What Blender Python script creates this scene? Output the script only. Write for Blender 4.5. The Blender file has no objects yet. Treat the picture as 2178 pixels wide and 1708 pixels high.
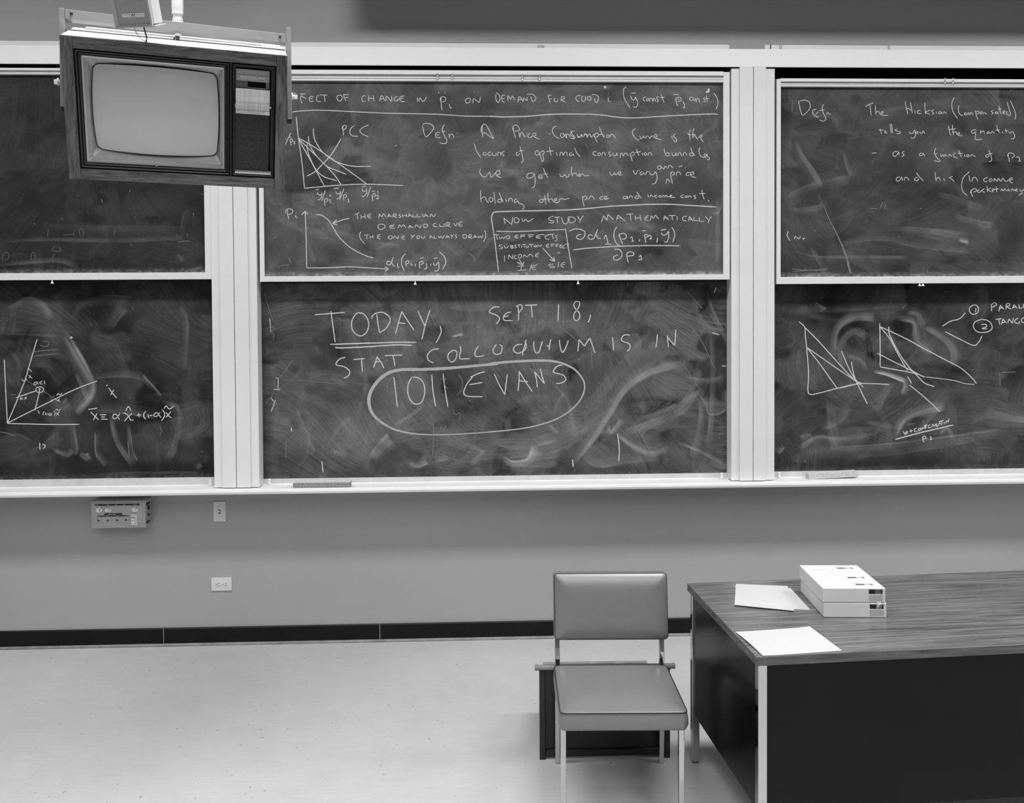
import bpy, math, random
import numpy as np
from mathutils import Matrix, Vector

# ---------------------------------------------------------------- camera
F_PX, PY = 1863.0, 689.0
YAW, PIT, ROL, DIST, EYE = .0378, .0231, -.0058, 4.936, 1.901
def _cam():
    cy, sy, cp, sp, cr, sr = (math.cos(YAW), math.sin(YAW), math.cos(PIT), math.sin(PIT), math.cos(ROL), math.sin(ROL))
    fw = Vector((sy*cp, cy*cp, -sp)); rt = Vector((cy, -sy, 0)); up = rt.cross(fw)
    return Vector((0, -DIST, EYE)), cr*rt + sr*up, -sr*rt + cr*up, fw
CAM, RT, UP, FW = _cam()
scn = bpy.context.scene
col = scn.collection
cd = bpy.data.cameras.new('camera'); cd.sensor_width = 36; cd.sensor_fit = 'HORIZONTAL'
cd.lens = F_PX*36/2178; cd.shift_y = (PY-854)/2178; cd.clip_start = .05; cd.clip_end = 60
co = bpy.data.objects.new('camera', cd); col.objects.link(co)
co.matrix_world = Matrix((( RT.x, UP.x, -FW.x, CAM.x), (RT.y, UP.y, -FW.y, CAM.y), (RT.z, UP.z, -FW.z, CAM.z), (0, 0, 0, 1)))
scn.camera = co

# ---------------------------------------------------------------- world, lights, exposure
w = bpy.data.worlds.new('room_world'); scn.world = w; w.use_nodes = True
w.node_tree.nodes['Background'].inputs[0].default_value = (.5, .5, .5, 1)
w.node_tree.nodes['Background'].inputs[1].default_value = .0
def area(name, x, y, z, sx, sy, power, tilt=0.0, spread=180):
    l = bpy.data.lights.new(name, 'AREA'); l.shape = 'RECTANGLE'; l.size = sx; l.size_y = sy
    l.energy = power; l.color = (1, 1, 1); l.spread = math.radians(spread)
    o = bpy.data.objects.new(name, l); o.location = (x, y, z); o.rotation_euler = (tilt, 0, 0); col.objects.link(o); return o
CEIL = 4.7
for i, x in enumerate((-3.4, -1.0, 1.4, 3.8, 5.6)):
    area('ceiling_tube_front', x, -1.95, 4.62, 1.3, .45, 59, 0, 144)
for y, p, sp_ in ((-3.5, 17, 128), (-4.9, 34, 132), (-6.3, 48, 136), (-8.0, 76, 144)):
    for x in (-2.9, .2, 3.3):
        area('ceiling_tube_rear', x, y, 4.62, 2.4, 1.1, p, 0, sp_)
scn.view_settings.view_transform = 'Standard'
scn.view_settings.look = 'None'
scn.view_settings.exposure = 0.0
scn.view_settings.gamma = 1.0
scn.view_settings.use_curve_mapping = False

# ---------------------------------------------------------------- helpers
def ray(px, py):
    return FW + RT*((px-1089)/F_PX) - UP*((py-PY)/F_PX)
def at(px, py, Y):                                   # point of the vertical plane y = Y seen at a pixel
    d = ray(px, py); return CAM + d*((Y-CAM.y)/d.y)
def atz(px, py, Z):                                  # point of the level plane z = Z seen at a pixel
    d = ray(px, py); return CAM + d*((Z-CAM.z)/d.z)
def at_arr(P, Y):
    P = np.asarray(P, float)
    d = np.array(FW)[None] + np.outer((P[:, 0]-1089)/F_PX, np.array(RT)) - np.outer((P[:, 1]-PY)/F_PX, np.array(UP))
    return np.array(CAM)[None] + d*((Y-CAM.y)/d[:, 1])[:, None]

def link(name, me, mat, parent=None, bev=0, smooth=False, seg=2, label=None):
    o = bpy.data.objects.new(name, me); col.objects.link(o)
    if mat is not None:
        me.materials.clear(); me.materials.append(mat)
    if parent is not None: o.parent = parent
    if smooth:
        me.polygons.foreach_set('use_smooth', [True]*len(me.polygons))
    if bev:
        m = o.modifiers.new('bevel', 'BEVEL'); m.width = bev; m.segments = seg; m.limit_method = 'ANGLE'; m.angle_limit = .7
    if label: o['label'] = label
    return o
class MB:
    def __init__(s): s.v = []; s.f = []
    def box(s, x0, x1, y0, y1, z0, z1):
        n = len(s.v)
        s.v += [(x, y, z) for z in (z0, z1) for y in (y0, y1) for x in (x0, x1)]
        s.f += [tuple(n+i for i in q) for q in ((0, 2, 3, 1), (4, 5, 7, 6), (0, 1, 5, 4), (2, 6, 7, 3), (0, 4, 6, 2), (1, 3, 7, 5))]
        return s
    def rings(s, rings, cap0=True, cap1=True, closed=True):
        n = len(s.v); k = len(rings[0])
        for r in rings: s.v += [tuple(p) for p in r]
        for i in range(len(rings)-1):
            for j in range(k if closed else k-1):
                a = n+i*k+j; b = n+i*k+(j+1) % k
                s.f.append((a, b, b+k, a+k))
        if cap0: s.f.append(tuple(reversed(range(n, n+k))))
        if cap1: s.f.append(tuple(range(n+(len(rings)-1)*k, n+len(rings)*k)))
        return s
    def tube(s, pts, r, n=10, closed=False, caps=True):
        pts = [Vector(p) for p in pts]; R = []
        m = len(pts); prev = None
        for i, p in enumerate(pts):
            if closed: t = pts[(i+1) % m]-pts[i-1]
            else: t = pts[min(i+1, m-1)]-pts[max(i-1, 0)]
            t.normalize()
            if prev is None:
                a = Vector((0, 0, 1)) if abs(t.z) < .9 else Vector((1, 0, 0))
                u = t.cross(a).normalized()
            else: u = (prev-t*prev.dot(t)).normalized()
            prev = u; v = t.cross(u)
            rr = r[i] if isinstance(r, (list, tuple)) else r
            R.append([p+(u*math.cos(q*2*math.pi/n)+v*math.sin(q*2*math.pi/n))*rr for q in range(n)])
        if closed: R.append(R[0]); caps = False
        return s.rings(R, caps, caps)
    def lathe(s, prof, c=(0, 0, 0), axis='z', n=20):         # prof: (radius, along)
        c = Vector(c); R = []
        for r, h in prof:
            ring = []
            for q in range(n):
                a = q*2*math.pi/n; u, v = r*math.cos(a), r*math.sin(a)
                ring.append(c+(Vector((u, v, h)) if axis == 'z' else Vector((u, -h, v)) if axis == 'y' else Vector((h, u, v))))
            R.append(ring)
        return s.rings(R)
    def extr_x(s, prof, x0, x1):                             # prof: (y, z) closed outline run along x
        return s.rings([[(x0, y, z) for y, z in prof], [(x1, y, z) for y, z in prof]])
    def ring_frame(s, o, i, yo, yi):                         # sloped rectangular ring facing -y; o, i = (x0,x1,z0,z1)
        n = len(s.v)
        for (x0, x1, z0, z1), y in ((o, yo), (i, yi)):
            s.v += [(x0, y, z0), (x1, y, z0), (x1, y, z1), (x0, y, z1)]
        for j in range(4):
            k = (j+1) % 4
            s.f.append((n+j, n+k, n+4+k, n+4+j))
        return s
    def build(s, name, mat, parent=None, **k):
        me = bpy.data.meshes.new(name); me.from_pydata([tuple(v) for v in s.v], [], s.f); me.update()
        return link(name, me, mat, parent, **k)
def tag(o, label, cat, group=None):
    o['label'] = label; o['category'] = cat
    if group: o['group'] = group
    return o
def thing(name, label, cat, loc=(0, 0, 0), mat=None, group=None):
    o = bpy.data.objects.new(name, None); col.objects.link(o); o.empty_display_size = .1
    if mat is not None: o.matrix_world = mat
    else: o.location = loc
    return tag(o, label, cat, group)
def struct(o): o['kind'] = 'structure'; return o

# ---------------------------------------------------------------- materials (all grey: the photograph is black and white)
def srgb(v): v /= 255.; return v/12.92 if v < .04045 else ((v+.055)/1.055)**2.4
class NT:
    def __init__(s, name):
        s.m = bpy.data.materials.new(name); s.m.use_nodes = True; s.t = s.m.node_tree; s.n = s.t.nodes
        s.b = s.n['Principled BSDF']
    def node(s, t, **k):
        n = s.n.new(t)
        for a, v in k.items():
            if a in n.inputs: n.inputs[a].default_value = v
            else: setattr(n, a, v)
        return n
    def l(s, a, b): s.t.links.new(a, b)
    def coord(s, scale=(1, 1, 1), kind='Object'):
        c = s.n.new('ShaderNodeTexCoord'); m = s.n.new('ShaderNodeMapping'); m.inputs['Scale'].default_value = scale
        s.l(c.outputs[kind], m.inputs[0]); return m.outputs[0]
    def noise(s, vec, scale, detail=4, rough=.55):
        n = s.n.new('ShaderNodeTexNoise'); n.inputs['Scale'].default_value = scale; n.inputs['Detail'].default_value = detail
        n.inputs['Roughness'].default_value = rough; s.l(vec, n.inputs['Vector']); return n.outputs[0]
    def ramp(s, fac, stops):
        r = s.n.new('ShaderNodeValToRGB'); e = r.color_ramp.elements
        while len(e) < len(stops): e.new(.5)
        for i, (p, v) in enumerate(stops): e[i].position = p; e[i].color = (v, v, v, 1)
        s.l(fac, r.inputs[0]); return r.outputs[0]
    def math(s, op, a, b=None, clamp=False):
        n = s.n.new('ShaderNodeMath'); n.operation = op; n.use_clamp = clamp
        for i, q in enumerate((a, b)):
            if q is None: continue
            if isinstance(q, (int, float)): n.inputs[i].default_value = q
            else: s.l(q, n.inputs[i])
        return n.outputs[0]
    def bump(s, h, strength=.2, dist=.001):
        b = s.n.new('ShaderNodeBump'); b.inputs['Strength'].default_value = strength; b.inputs['Distance'].default_value = dist
        s.l(h, b.inputs['Height']); s.l(b.outputs[0], s.b.inputs['Normal'])
    def set(s, v=None, rough=.5, metal=0., spec=.5, coat=0.):
        if v is not None: s.b.inputs['Base Color'].default_value = (v, v, v, 1)
        s.b.inputs['Roughness'].default_value = rough; s.b.inputs['Metallic'].default_value = metal
        s.b.inputs['Specular IOR Level'].default_value = spec
        if coat: s.b.inputs['Coat Weight'].default_value = coat; s.b.inputs['Coat Roughness'].default_value = .1
        return s.m
def painted(name, v, rough=.5, var=.08, scale=6, metal=0., spec=.5, bump=0., stretch=(1, 1, 1)):
    t = NT(name); c = t.coord(stretch); n = t.noise(c, scale, 5, .6)
    t.l(t.ramp(n, [(.25, v*(1-var)), (.75, min(1, v*(1+var)))]), t.b.inputs['Base Color'])
    if bump: t.bump(t.noise(c, scale*30, 3), bump, .0008)
    return t.set(None, rough, metal, spec)
def wood(name, lo, hi, stretch, scale=1., rough=.4, spec=.5, dist=2.0, contrast=(.3, .7)):
    t = NT(name); c = t.coord(stretch)
    wv = t.node('ShaderNodeTexNoise'); wv.inputs['Scale'].default_value = scale; wv.inputs['Detail'].default_value = 8
    wv.inputs['Roughness'].default_value = .6; wv.inputs['Distortion'].default_value = dist; t.l(c, wv.inputs['Vector'])
    f = t.noise(c, scale*9, 4, .7)
    a = t.math('MULTIPLY', wv.outputs[0], .75); b = t.math('MULTIPLY', f, .25); s = t.math('ADD', a, b)
    t.l(t.ramp(s, [(contrast[0], lo), (contrast[1], hi)]), t.b.inputs['Base Color'])
    t.bump(f, .05, .0004)
    return t.set(None, rough, 0, spec)

M = {}
M['wall'] = painted('wall_paint', .345, .45, .05, 1.2, bump=.12, spec=.4)
M['side_wall'] = painted('side_wall_paint', .10, .6, .04, 1.)
M['carpet'] = painted('rear_carpet', .07, .95, .2, 40.)
M['ceiling'] = painted('ceiling_paint', .12, .8, .03, 1.)
M['frame'] = painted('frame_enamel', .74, .38, .03, 3., spec=.45)
M['header'] = painted('header_enamel', .86, .42, .02, 3.)
M['strip'] = painted('strip_enamel', .70, .45, .05, 5.)
M['tray'] = painted('tray_enamel', .70, .4, .05, 8.)
M['rail'] = painted('rail_aluminium', .78, .35, .04, 9.)
M['rail_dark'] = painted('rail_groove', .42, .5, .1, 9.)
M['frame_side'] = painted('board_edge_metal', .6, .45, .12, 12.)
M['void'] = NT('recess_black').set(.004, .9, 0, .1)
M['gap'] = NT('joint_shadow_gap').set(.03, .8, 0, .2)
M['base'] = painted('cove_rubber', .006, .4, .4, 7., spec=.2)
M['toe'] = painted('cove_toe', .16, .4, .35, 14.)
M['knob_white'] = NT('white_nylon').set(.8, .4)
M['plate'] = painted('switch_plate', .62, .35, .02, 10.)
M['slot'] = NT('slot_black').set(.01, .5)
M['chrome'] = NT('chrome').set(.52, .06, 1.)
M['nickel'] = NT('nickel').set(.6, .3, 1.)
M['vinyl'] = painted('grey_vinyl', .145, .36, .06, 9., spec=1., bump=.2)
M['welt'] = NT('vinyl_piping').set(.03, .6, 0, .2)
M['dark_metal'] = NT('dark_steel').set(.03, .3, 0)
M['desk_panel'] = painted('desk_enamel', .004, .2, .25, 3., spec=.17)
M['desk_top'] = wood('desk_laminate', .045, .175, (.8, 30., 30.), 2.2, .27, .5, 1.8, (.38, .62))
M['desk_edge'] = wood('desk_edge_laminate', .05, .13, (2., 16., 26.), 2.2, .4, .4, .8, (.38, .62))
M['tv_wood_h'] = wood('cabinet_wood_rail', .04, .21, (4., 20., 40.), 2.0, .38, .45, 1., (.38, .62))
M['tv_wood_v'] = wood('cabinet_wood_stile', .04, .21, (40., 20., 4.), 2.0, .38, .45, 1., (.38, .62))
M['tv_top_lit'] = painted('cabinet_top_lit', .80, .5, .02, 3.)  # white tone carries the strong overhead light in the colour
M['tv_strip'] = painted('cabinet_top_strip', .5, .45, .05, 3.)
M['tv_dark'] = NT('tv_dark_moulding').set(.045, .35, 0, .5)
M['tv_shell'] = NT('tv_shell').set(.03, .5)
M['bezel'] = painted('screen_mask', .52, .38, .06, 20., metal=.45)
M['glass'] = painted('picture_tube', .66, .17, .03, 4., spec=.45)
M['plate_grey'] = NT('control_plate').set(.30, .4)
M['silver_print'] = NT('silver_print').set(.75, .4)
M['bracket'] = painted('bracket_paint', .25, .4, .12, 10., bump=.1)
M['pipe'] = painted('pipe_paint', .66, .35, .05, 10.)
M['wire_dark'] = NT('wire_dark').set(.06, .5)
M['wire_light'] = NT('wire_light').set(.7, .5)
M['spk'] = painted('speaker_enamel', .5, .4, .04, 8.)
M['spk_side'] = painted('speaker_side_enamel', .7, .4, .03, 8.)
M['ctrl'] = painted('control_box_enamel', .40, .38, .06, 12.)
M['label_black'] = NT('label_tape_black').set(.006, .4)
M['knob_al'] = NT('aluminium_knob').set(.78, .25, .7)
M['lect'] = painted('lectern_dark_stain', .014, .35, .5, 9., spec=.45)
M['lect_rail'] = wood('lectern_rail_wood', .10, .34, (3., 20., 20.), 3., .45, .4, 1.)
M['paper'] = NT('white_paper').set(.45, .7, 0, .2)
M['carton'] = painted('white_carton', .60, .55, .02, 6.)
M['carton_grey'] = NT('carton_grey_print').set(.38, .6)
M['carton_mid'] = painted('carton_mid_print', .10, .6, .6, 90.)
M['carton_black'] = NT('carton_black_print').set(.009, .5)
M['print_faint'] = NT('faint_print').set(.42, .7)
M['felt'] = painted('eraser_felt', .27, .95, .55, 260., spec=.1)
M['felt_chalky'] = painted('eraser_chalky', .52, .95, .25, 120., spec=.1)
M['rubber_mark'] = NT('floor_scuff').set(.16, .5)
M['tape'] = NT('clear_tape').set(.7, .2)

def silver():                                          # brushed flap
    t = NT('brushed_flap'); c = t.coord((90, 1, 2)); n = t.noise(c, 3, 3, .6)
    t.l(t.ramp(n, [(.3, .42), (.7, .72)]), t.b.inputs['Base Color']); t.bump(n, .1, .0003)
    return t.set(None, .42, .2)
M['silver'] = silver()
def grille():
    t = NT('speaker_cloth'); c = t.coord((1, 1, 1))
    b = t.node('ShaderNodeTexBrick'); b.inputs['Scale'].default_value = 60; b.inputs['Color1'].default_value = (.03, .03, .03, 1)
    b.inputs['Color2'].default_value = (.004, .004, .004, 1); b.inputs['Mortar'].default_value = (.09, .09, .09, 1)
    b.inputs['Mortar Size'].default_value = .02; b.inputs['Brick Width'].default_value = .3; b.inputs['Row Height'].default_value = .25
    x = t.node('ShaderNodeSeparateXYZ'); t.l(c, x.inputs[0]); k = t.node('ShaderNodeCombineXYZ')
    t.l(x.outputs[0], k.inputs[0]); t.l(x.outputs[2], k.inputs[1]); t.l(k.outputs[0], b.inputs['Vector'])
    t.l(b.outputs[0], t.b.inputs['Base Color']); return t.set(None, .7)
M['cloth'] = grille()
def perf():
    t = NT('perforated_grille'); c = t.coord((1, 1, 1))
    x = t.node('ShaderNodeSeparateXYZ'); t.l(c, x.inputs[0])
    def cell(o, p):
        q = t.math('PINGPONG', t.math('ADD', o, 5.), p/2); return t.math('DIVIDE', q, p/2)
    a = cell(x.outputs[0], .0043); b = cell(x.outputs[2], .0043)
    m = t.math('MINIMUM', a, b); s = t.math('GREATER_THAN', m, .46)
    t.l(t.ramp(s, [(.0, .55), (.9, .012)]), t.b.inputs['Base Color']); return t.set(None, .5)
M['perf'] = perf()
def floor_mat():
    t = NT('floor_linoleum'); c = t.coord((1, 1, 1)); c2 = t.coord((2.5, 26, 1))
    a = t.noise(c, 1.1, 4, .5); b = t.noise(c2, 3., 5, .65); d = t.noise(c, 8, 4, .6)
    s = t.math('ADD', t.math('MULTIPLY', a, .45), t.math('ADD', t.math('MULTIPLY', b, .3), t.math('MULTIPLY', d, .25)))
    base = t.ramp(s, [(.35, .40), (.65, .48)])
    sp = t.noise(c, 42, 2, .4); k = t.ramp(sp, [(.70, 1.), (.76, .55)])
    mx = t.node('ShaderNodeMix'); mx.data_type = 'RGBA'; mx.blend_type = 'MULTIPLY'; mx.inputs[0].default_value = 1
    t.l(base, mx.inputs[6]); t.l(k, mx.inputs[7]); t.l(mx.outputs[2], t.b.inputs['Base Color'])
    t.l(t.ramp(a, [(.3, .26), (.7, .38)]), t.b.inputs['Roughness'])
    m = t.set(None, .32, 0, .45); return m
M['floor'] = floor_mat()
def slate():
    t = NT('slate_with_chalk_dust'); at_ = t.node('ShaderNodeAttribute'); at_.attribute_name = 'dust'
    c = t.coord((1, 1, 1)); n = t.noise(c, 180, 3, .7); n2 = t.noise(c, 30, 4, .6)
    f = t.math('ADD', .72, t.math('MULTIPLY', n, .32)); g = t.math('ADD', f, t.math('MULTIPLY', n2, .2))
    d = t.math('MULTIPLY', at_.outputs['Fac'], g)
    t.l(t.ramp(d, [(0, .006), (1, .56)]), t.b.inputs['Base Color'])
    sp = t.noise(c, 75, 2, .35); del sp
    return t.set(None, .6, 0, .12)
M['slate'] = slate()
def chalk(name, lo, hi):
    t = NT(name); c = t.coord((1, 1, 1)); n = t.noise(c, 420, 3, .7)
    t.l(t.ramp(n, [(.34, lo), (.56, hi)]), t.b.inputs['Base Color']); return t.set(None, .95, 0, .05)
M['chalk'] = chalk('chalk_line', .34, .70)
M['chalk_thick'] = chalk('chalk_side_stroke', .26, .50)
M['chalk_faint'] = chalk('chalk_faint_line', .10, .24)
M['chalk_ghost'] = chalk('chalk_ghost_line', .05, .14)

# ---------------------------------------------------------------- room shell
XL, XR, YB = -4.6, 6.2, -10.5
struct(MB().box(XL-.1, XR+.1, -5.2, .1, -.1, 0).build('floor', M['floor']))
struct(MB().box(XL-.1, XR+.1, YB-.1, -5.2, -.1, .002).build('floor_rear', M['carpet']))
struct(MB().box(XL-.1, XR+.1, YB-.1, .1, CEIL, CEIL+.1).build('ceiling', M['ceiling']))
struct(MB().box(XL-.1, XR+.1, 0, .1, 0, CEIL).build('wall_front', M['wall']))
struct(MB().box(XL-.1, XR+.1, YB-.1, YB, 0, CEIL).build('wall_back', M['side_wall']))
struct(MB().box(XL-.1, XL, YB, 0, 0, CEIL).build('wall_left', M['side_wall']))
struct(MB().box(XR, XR+.1, YB, 0, 0, CEIL).build('wall_right', M['side_wall']))
# cove base along the front wall: rubber lengths with light joints, and a toe
toe = struct(MB().extr_x([(-.002, 0), (-.026, 0), (-.024, .006), (-.016, .013), (-.002, .016)], XL, XR).build('baseboard_front', M['toe']))
xj = [XL, at(348, 1345, -.01).x, at(808, 1345, -.01).x, 1.9, 3.7, XR]
for a, b in zip(xj[:-1], xj[1:]):
    if b < XR: MB().box(b-.0012, b+.0012, -.012, -.001, .014, .096).build('joint_filler', M['rail_dark'], toe)
    MB().extr_x([(-.001, .012), (-.014, .012), (-.012, .02), (-.012, .094), (-.009, .098), (-.001, .098)], a+.0012, b-.0012).build('base_panel', M['base'], toe)
# projection screen case hung above the boards, out of frame; it shades the top of the wall
t = thing('screen_case', 'long metal projection screen case mounted high above the chalkboards', 'screen case', (1.9, -.28, 3.615))
pr = [(-.07, .02), (-.05, 0), (.05, 0), (.07, .02), (.07, .15), (.05, .17), (-.05, .17), (-.07, .15)]
MB().extr_x(pr, -2.62, 2.6).build('case_body', M['frame'], t, bev=.004)
for x in (-2.2, 0, 2.3): MB().box(x-.02, x+.02, -.02, .28, .17, .2).build('hanger', M['bracket'], t)

# ---------------------------------------------------------------- chalkboard wall frame
YP, YS, YF, YSL, YLO = -.120, -.109, -.105, -.095, -.020
XPL = [at(450, 604, YS).x, at(468, 620, YP).x, at(528, 620, YP).x, at(546.5, 604, YS).x, at(497.5, 604, YP).x]
XPR = [at(1555.5, 600, YS).x, at(1573.5, 600, YP).x, at(1629, 600, YP).x, at(1647.5, 600, YS).x, at(1602.5, 600, YP).x]
ZH0, ZH1 = at(1100, 140, YP).z, at(1590, 104, YP).z
ZT = at(1100, 1023, -.03).z                       # tray bed
ZPB = ZT+.002
XA, XB = XL+.02, 5.6
fr = thing('chalkboard_surround', 'off-white enamelled metal frame holding the six sliding chalkboards on the wall', 'frame', (0, 0, 0))
MB().box(XA, XB, YP, YP+.010, ZH0, ZH1).build('header', M['header'], fr, bev=.002)
MB().box(XA, XB, YP+.010, -.002, ZH1-.006, ZH1).build('header_light_cover', M['header'], fr)  # unseen cover added to keep lamp light out of the slot
MB().box(XA, XB, YP+.0102, -.0065, ZH1-.009, ZH1-.0062).build('header_shade_liner', M['void'], fr)  # black sheets put the darkness of the slot into colour
MB().box(XA, XB, YP+.0102, YP+.0115, ZH0+.001, ZH1-.009).build('header_shade_liner', M['void'], fr)
xs1, xs2 = at(1551, 99, YS).x, at(1627, 99, YS).x
MB().box(XA, xs1, YS, -.002, ZH1, ZH1+.026).build('header_strip', M['strip'], fr, bev=.001)
MB().box(xs2, XB, YS, -.002, ZH1, ZH1+.026).build('header_strip', M['strip'], fr, bev=.001)
for P in (XPL, XPR):
    MB().box(P[1], P[4]-.0018, YP, -.003, ZPB, ZH0).build('post', M['frame'], fr, bev=.0012)
    MB().box(P[4]+.0018, P[2], YP, -.003, ZPB, ZH0).build('post', M['frame'], fr, bev=.0012)
    MB().box(P[4]-.0018, P[4]+.0018, YP+.012, -.004, ZPB, ZH0).build('post_joint', M['gap'], fr)
    MB().box(P[0], P[1], YS, -.004, ZPB, ZH0-.006).build('post_cover', M['frame'], fr, bev=.0015)
    MB().box(P[2], P[3], YS, -.004, ZPB, ZH0-.006).build('post_cover', M['frame'], fr, bev=.0015)
# tray with raised front lip
tp = [(-.002, ZT-.012), (-.002, ZT+.004), (-.03, ZT+.004), (-.04, ZT), (-.150, ZT-.004), (-.160, ZT+.002), (-.168, ZT+.006), (-.176, ZT+.006),
      (-.184, ZT), (-.188, ZT-.010), (-.186, ZT-.020), (-.178, ZT-.024), (-.02, ZT-.024)]
MB().extr_x(tp, XA, XB).build('chalk_tray', M['tray'], fr)
MB().box(XA, XB, -.006, -.001, ZT, ZH1-.009).build('recess_back', M['void'], fr)  # painted black for the unlit depth of the recess
# small paint chips and tape on the header strips
MB().box(at(1143, 98, YS).x, at(1158, 98, YS).x, YS-.0012, YS, at(1150, 101, YS).z, at(1150, 96, YS).z).build('tape_scrap', M['rail_dark'], fr)
for a, b in ((1657, 1663), (1888, 1893)):
    MB().box(at(a, 100, YS).x, at(b, 100, YS).x, YS-.001, YS, ZH1+.001, ZH1+.026).build('tape_scrap', M['rail_dark'], fr)
MB().box(at(1638, 100, YS).x, at(1640, 100, YS).x, YS-.001, YS, ZH1+.001, ZH1+.026).build('tape_scrap', M['gap'], fr)

# ---------------------------------------------------------------- chalk dust painting
def vnoise(x, y, sx, sy, seed):
    rng = np.random.default_rng(seed); T = rng.random((257, 257))
    u = x/sx+rng.random()*100; v = y/sy+rng.random()*100
    iu = np.floor(u).astype(int); iv = np.floor(v).astype(int); fu = u-iu; fv = v-iv
    fu = fu*fu*(3-2*fu); fv = fv*fv*(3-2*fv); g = lambda a, b: T[a % 257, b % 257]
    return (g(iu, iv)*(1-fu)+g(iu+1, iv)*fu)*(1-fv)+(g(iu, iv+1)*(1-fu)+g(iu+1, iv+1)*fu)*fv
def smooth(P, n=6):
    P = np.array(P, float)
    if len(P) < 3:
        L = max(2, int(np.hypot(*(P[-1]-P[0]))/3)+2); t = np.linspace(0, 1, L)[:, None]; return P[0]*(1-t)+P[-1]*t
    Q = np.vstack([2*P[0]-P[1], P, 2*P[-1]-P[-2]]); out = []
    for i in range(1, len(Q)-2):
        p0, p1, p2, p3 = Q[i-1:i+3]; k = max(2, min(n, int(np.hypot(*(p2-p1))/2)+1))
        for t in np.arange(k)/k:
            out.append(.5*((2*p1)+(-p0+p2)*t+(2*p0-5*p1+4*p2-p3)*t*t+(-p0+3*p1-3*p2+p3)*t**3))
    out.append(Q[-2]); return np.array(out)
def swath(X, Y, D, path, hw, amp, seed, edge=.5):
    """one pass of an eraser or hand: streaks run along the path"""
    P = smooth(path, 5); rng = np.random.default_rng(seed)
    x0, y0 = P.min(0)-hw-4; x1, y1 = P.max(0)+hw+4
    m = (X > x0) & (X < x1) & (Y > y0) & (Y < y1)
    if not m.any(): return
    xs, ys = X[m], Y[m]; best = np.full(xs.shape, 1e9); sd = np.zeros(xs.shape); al = np.zeros(xs.shape); L = 0.
    for a, b in zip(P[:-1], P[1:]):
        d = b-a; ln = np.hypot(*d)
        if ln < 1e-6: continue
        u = d/ln; t = np.clip(((xs-a[0])*u[0]+(ys-a[1])*u[1]), 0, ln)
        ox, oy = xs-a[0]-u[0]*t, ys-a[1]-u[1]*t; dd = np.hypot(ox, oy); k = dd < best
        best[k] = dd[k]; sd[k] = (u[0]*oy-u[1]*ox)[k]; al[k] = (L+t)[k]; L += ln
    c = sd/hw; tab = rng.random(64)
    q = (sd+hw*2)/1.8; i = np.floor(q).astype(int); f = q-i; st = tab[i % 64]*(1-f)+tab[(i+1) % 64]*f
    q = (sd+hw*2)/5.5; i = np.floor(q).astype(int); f = q-i; st = .5*st+.5*(tab[(i+7) % 64]*(1-f)+tab[(i+8) % 64]*f); st = st**1.6*1.7
    lo = rng.random(40); qq = al/30; i = np.floor(qq).astype(int); f = qq-i; f = f*f*(3-2*f); lg = lo[i % 40]*(1-f)+lo[(i+1) % 40]*f
    s = 1 if rng.random() < .5 else -1
    hv = .65+.5*np.clip(al/(L+1), 0, 1); r_ = np.clip(best/(hw*hv), 0, 1); side = s*c > 0
    prof = np.where(side, np.clip((1-r_)*4, 0, 1)*(.55+.75*r_), (1-r_)**1.5*.55)
    fade = np.clip(al/(.18*L+1), 0, 1)*np.clip((L-al)/(.12*L+1), 0, 1)**.5
    D[m] += amp*prof*(.25+.75*st)*(.5+.7*lg)*fade
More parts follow.
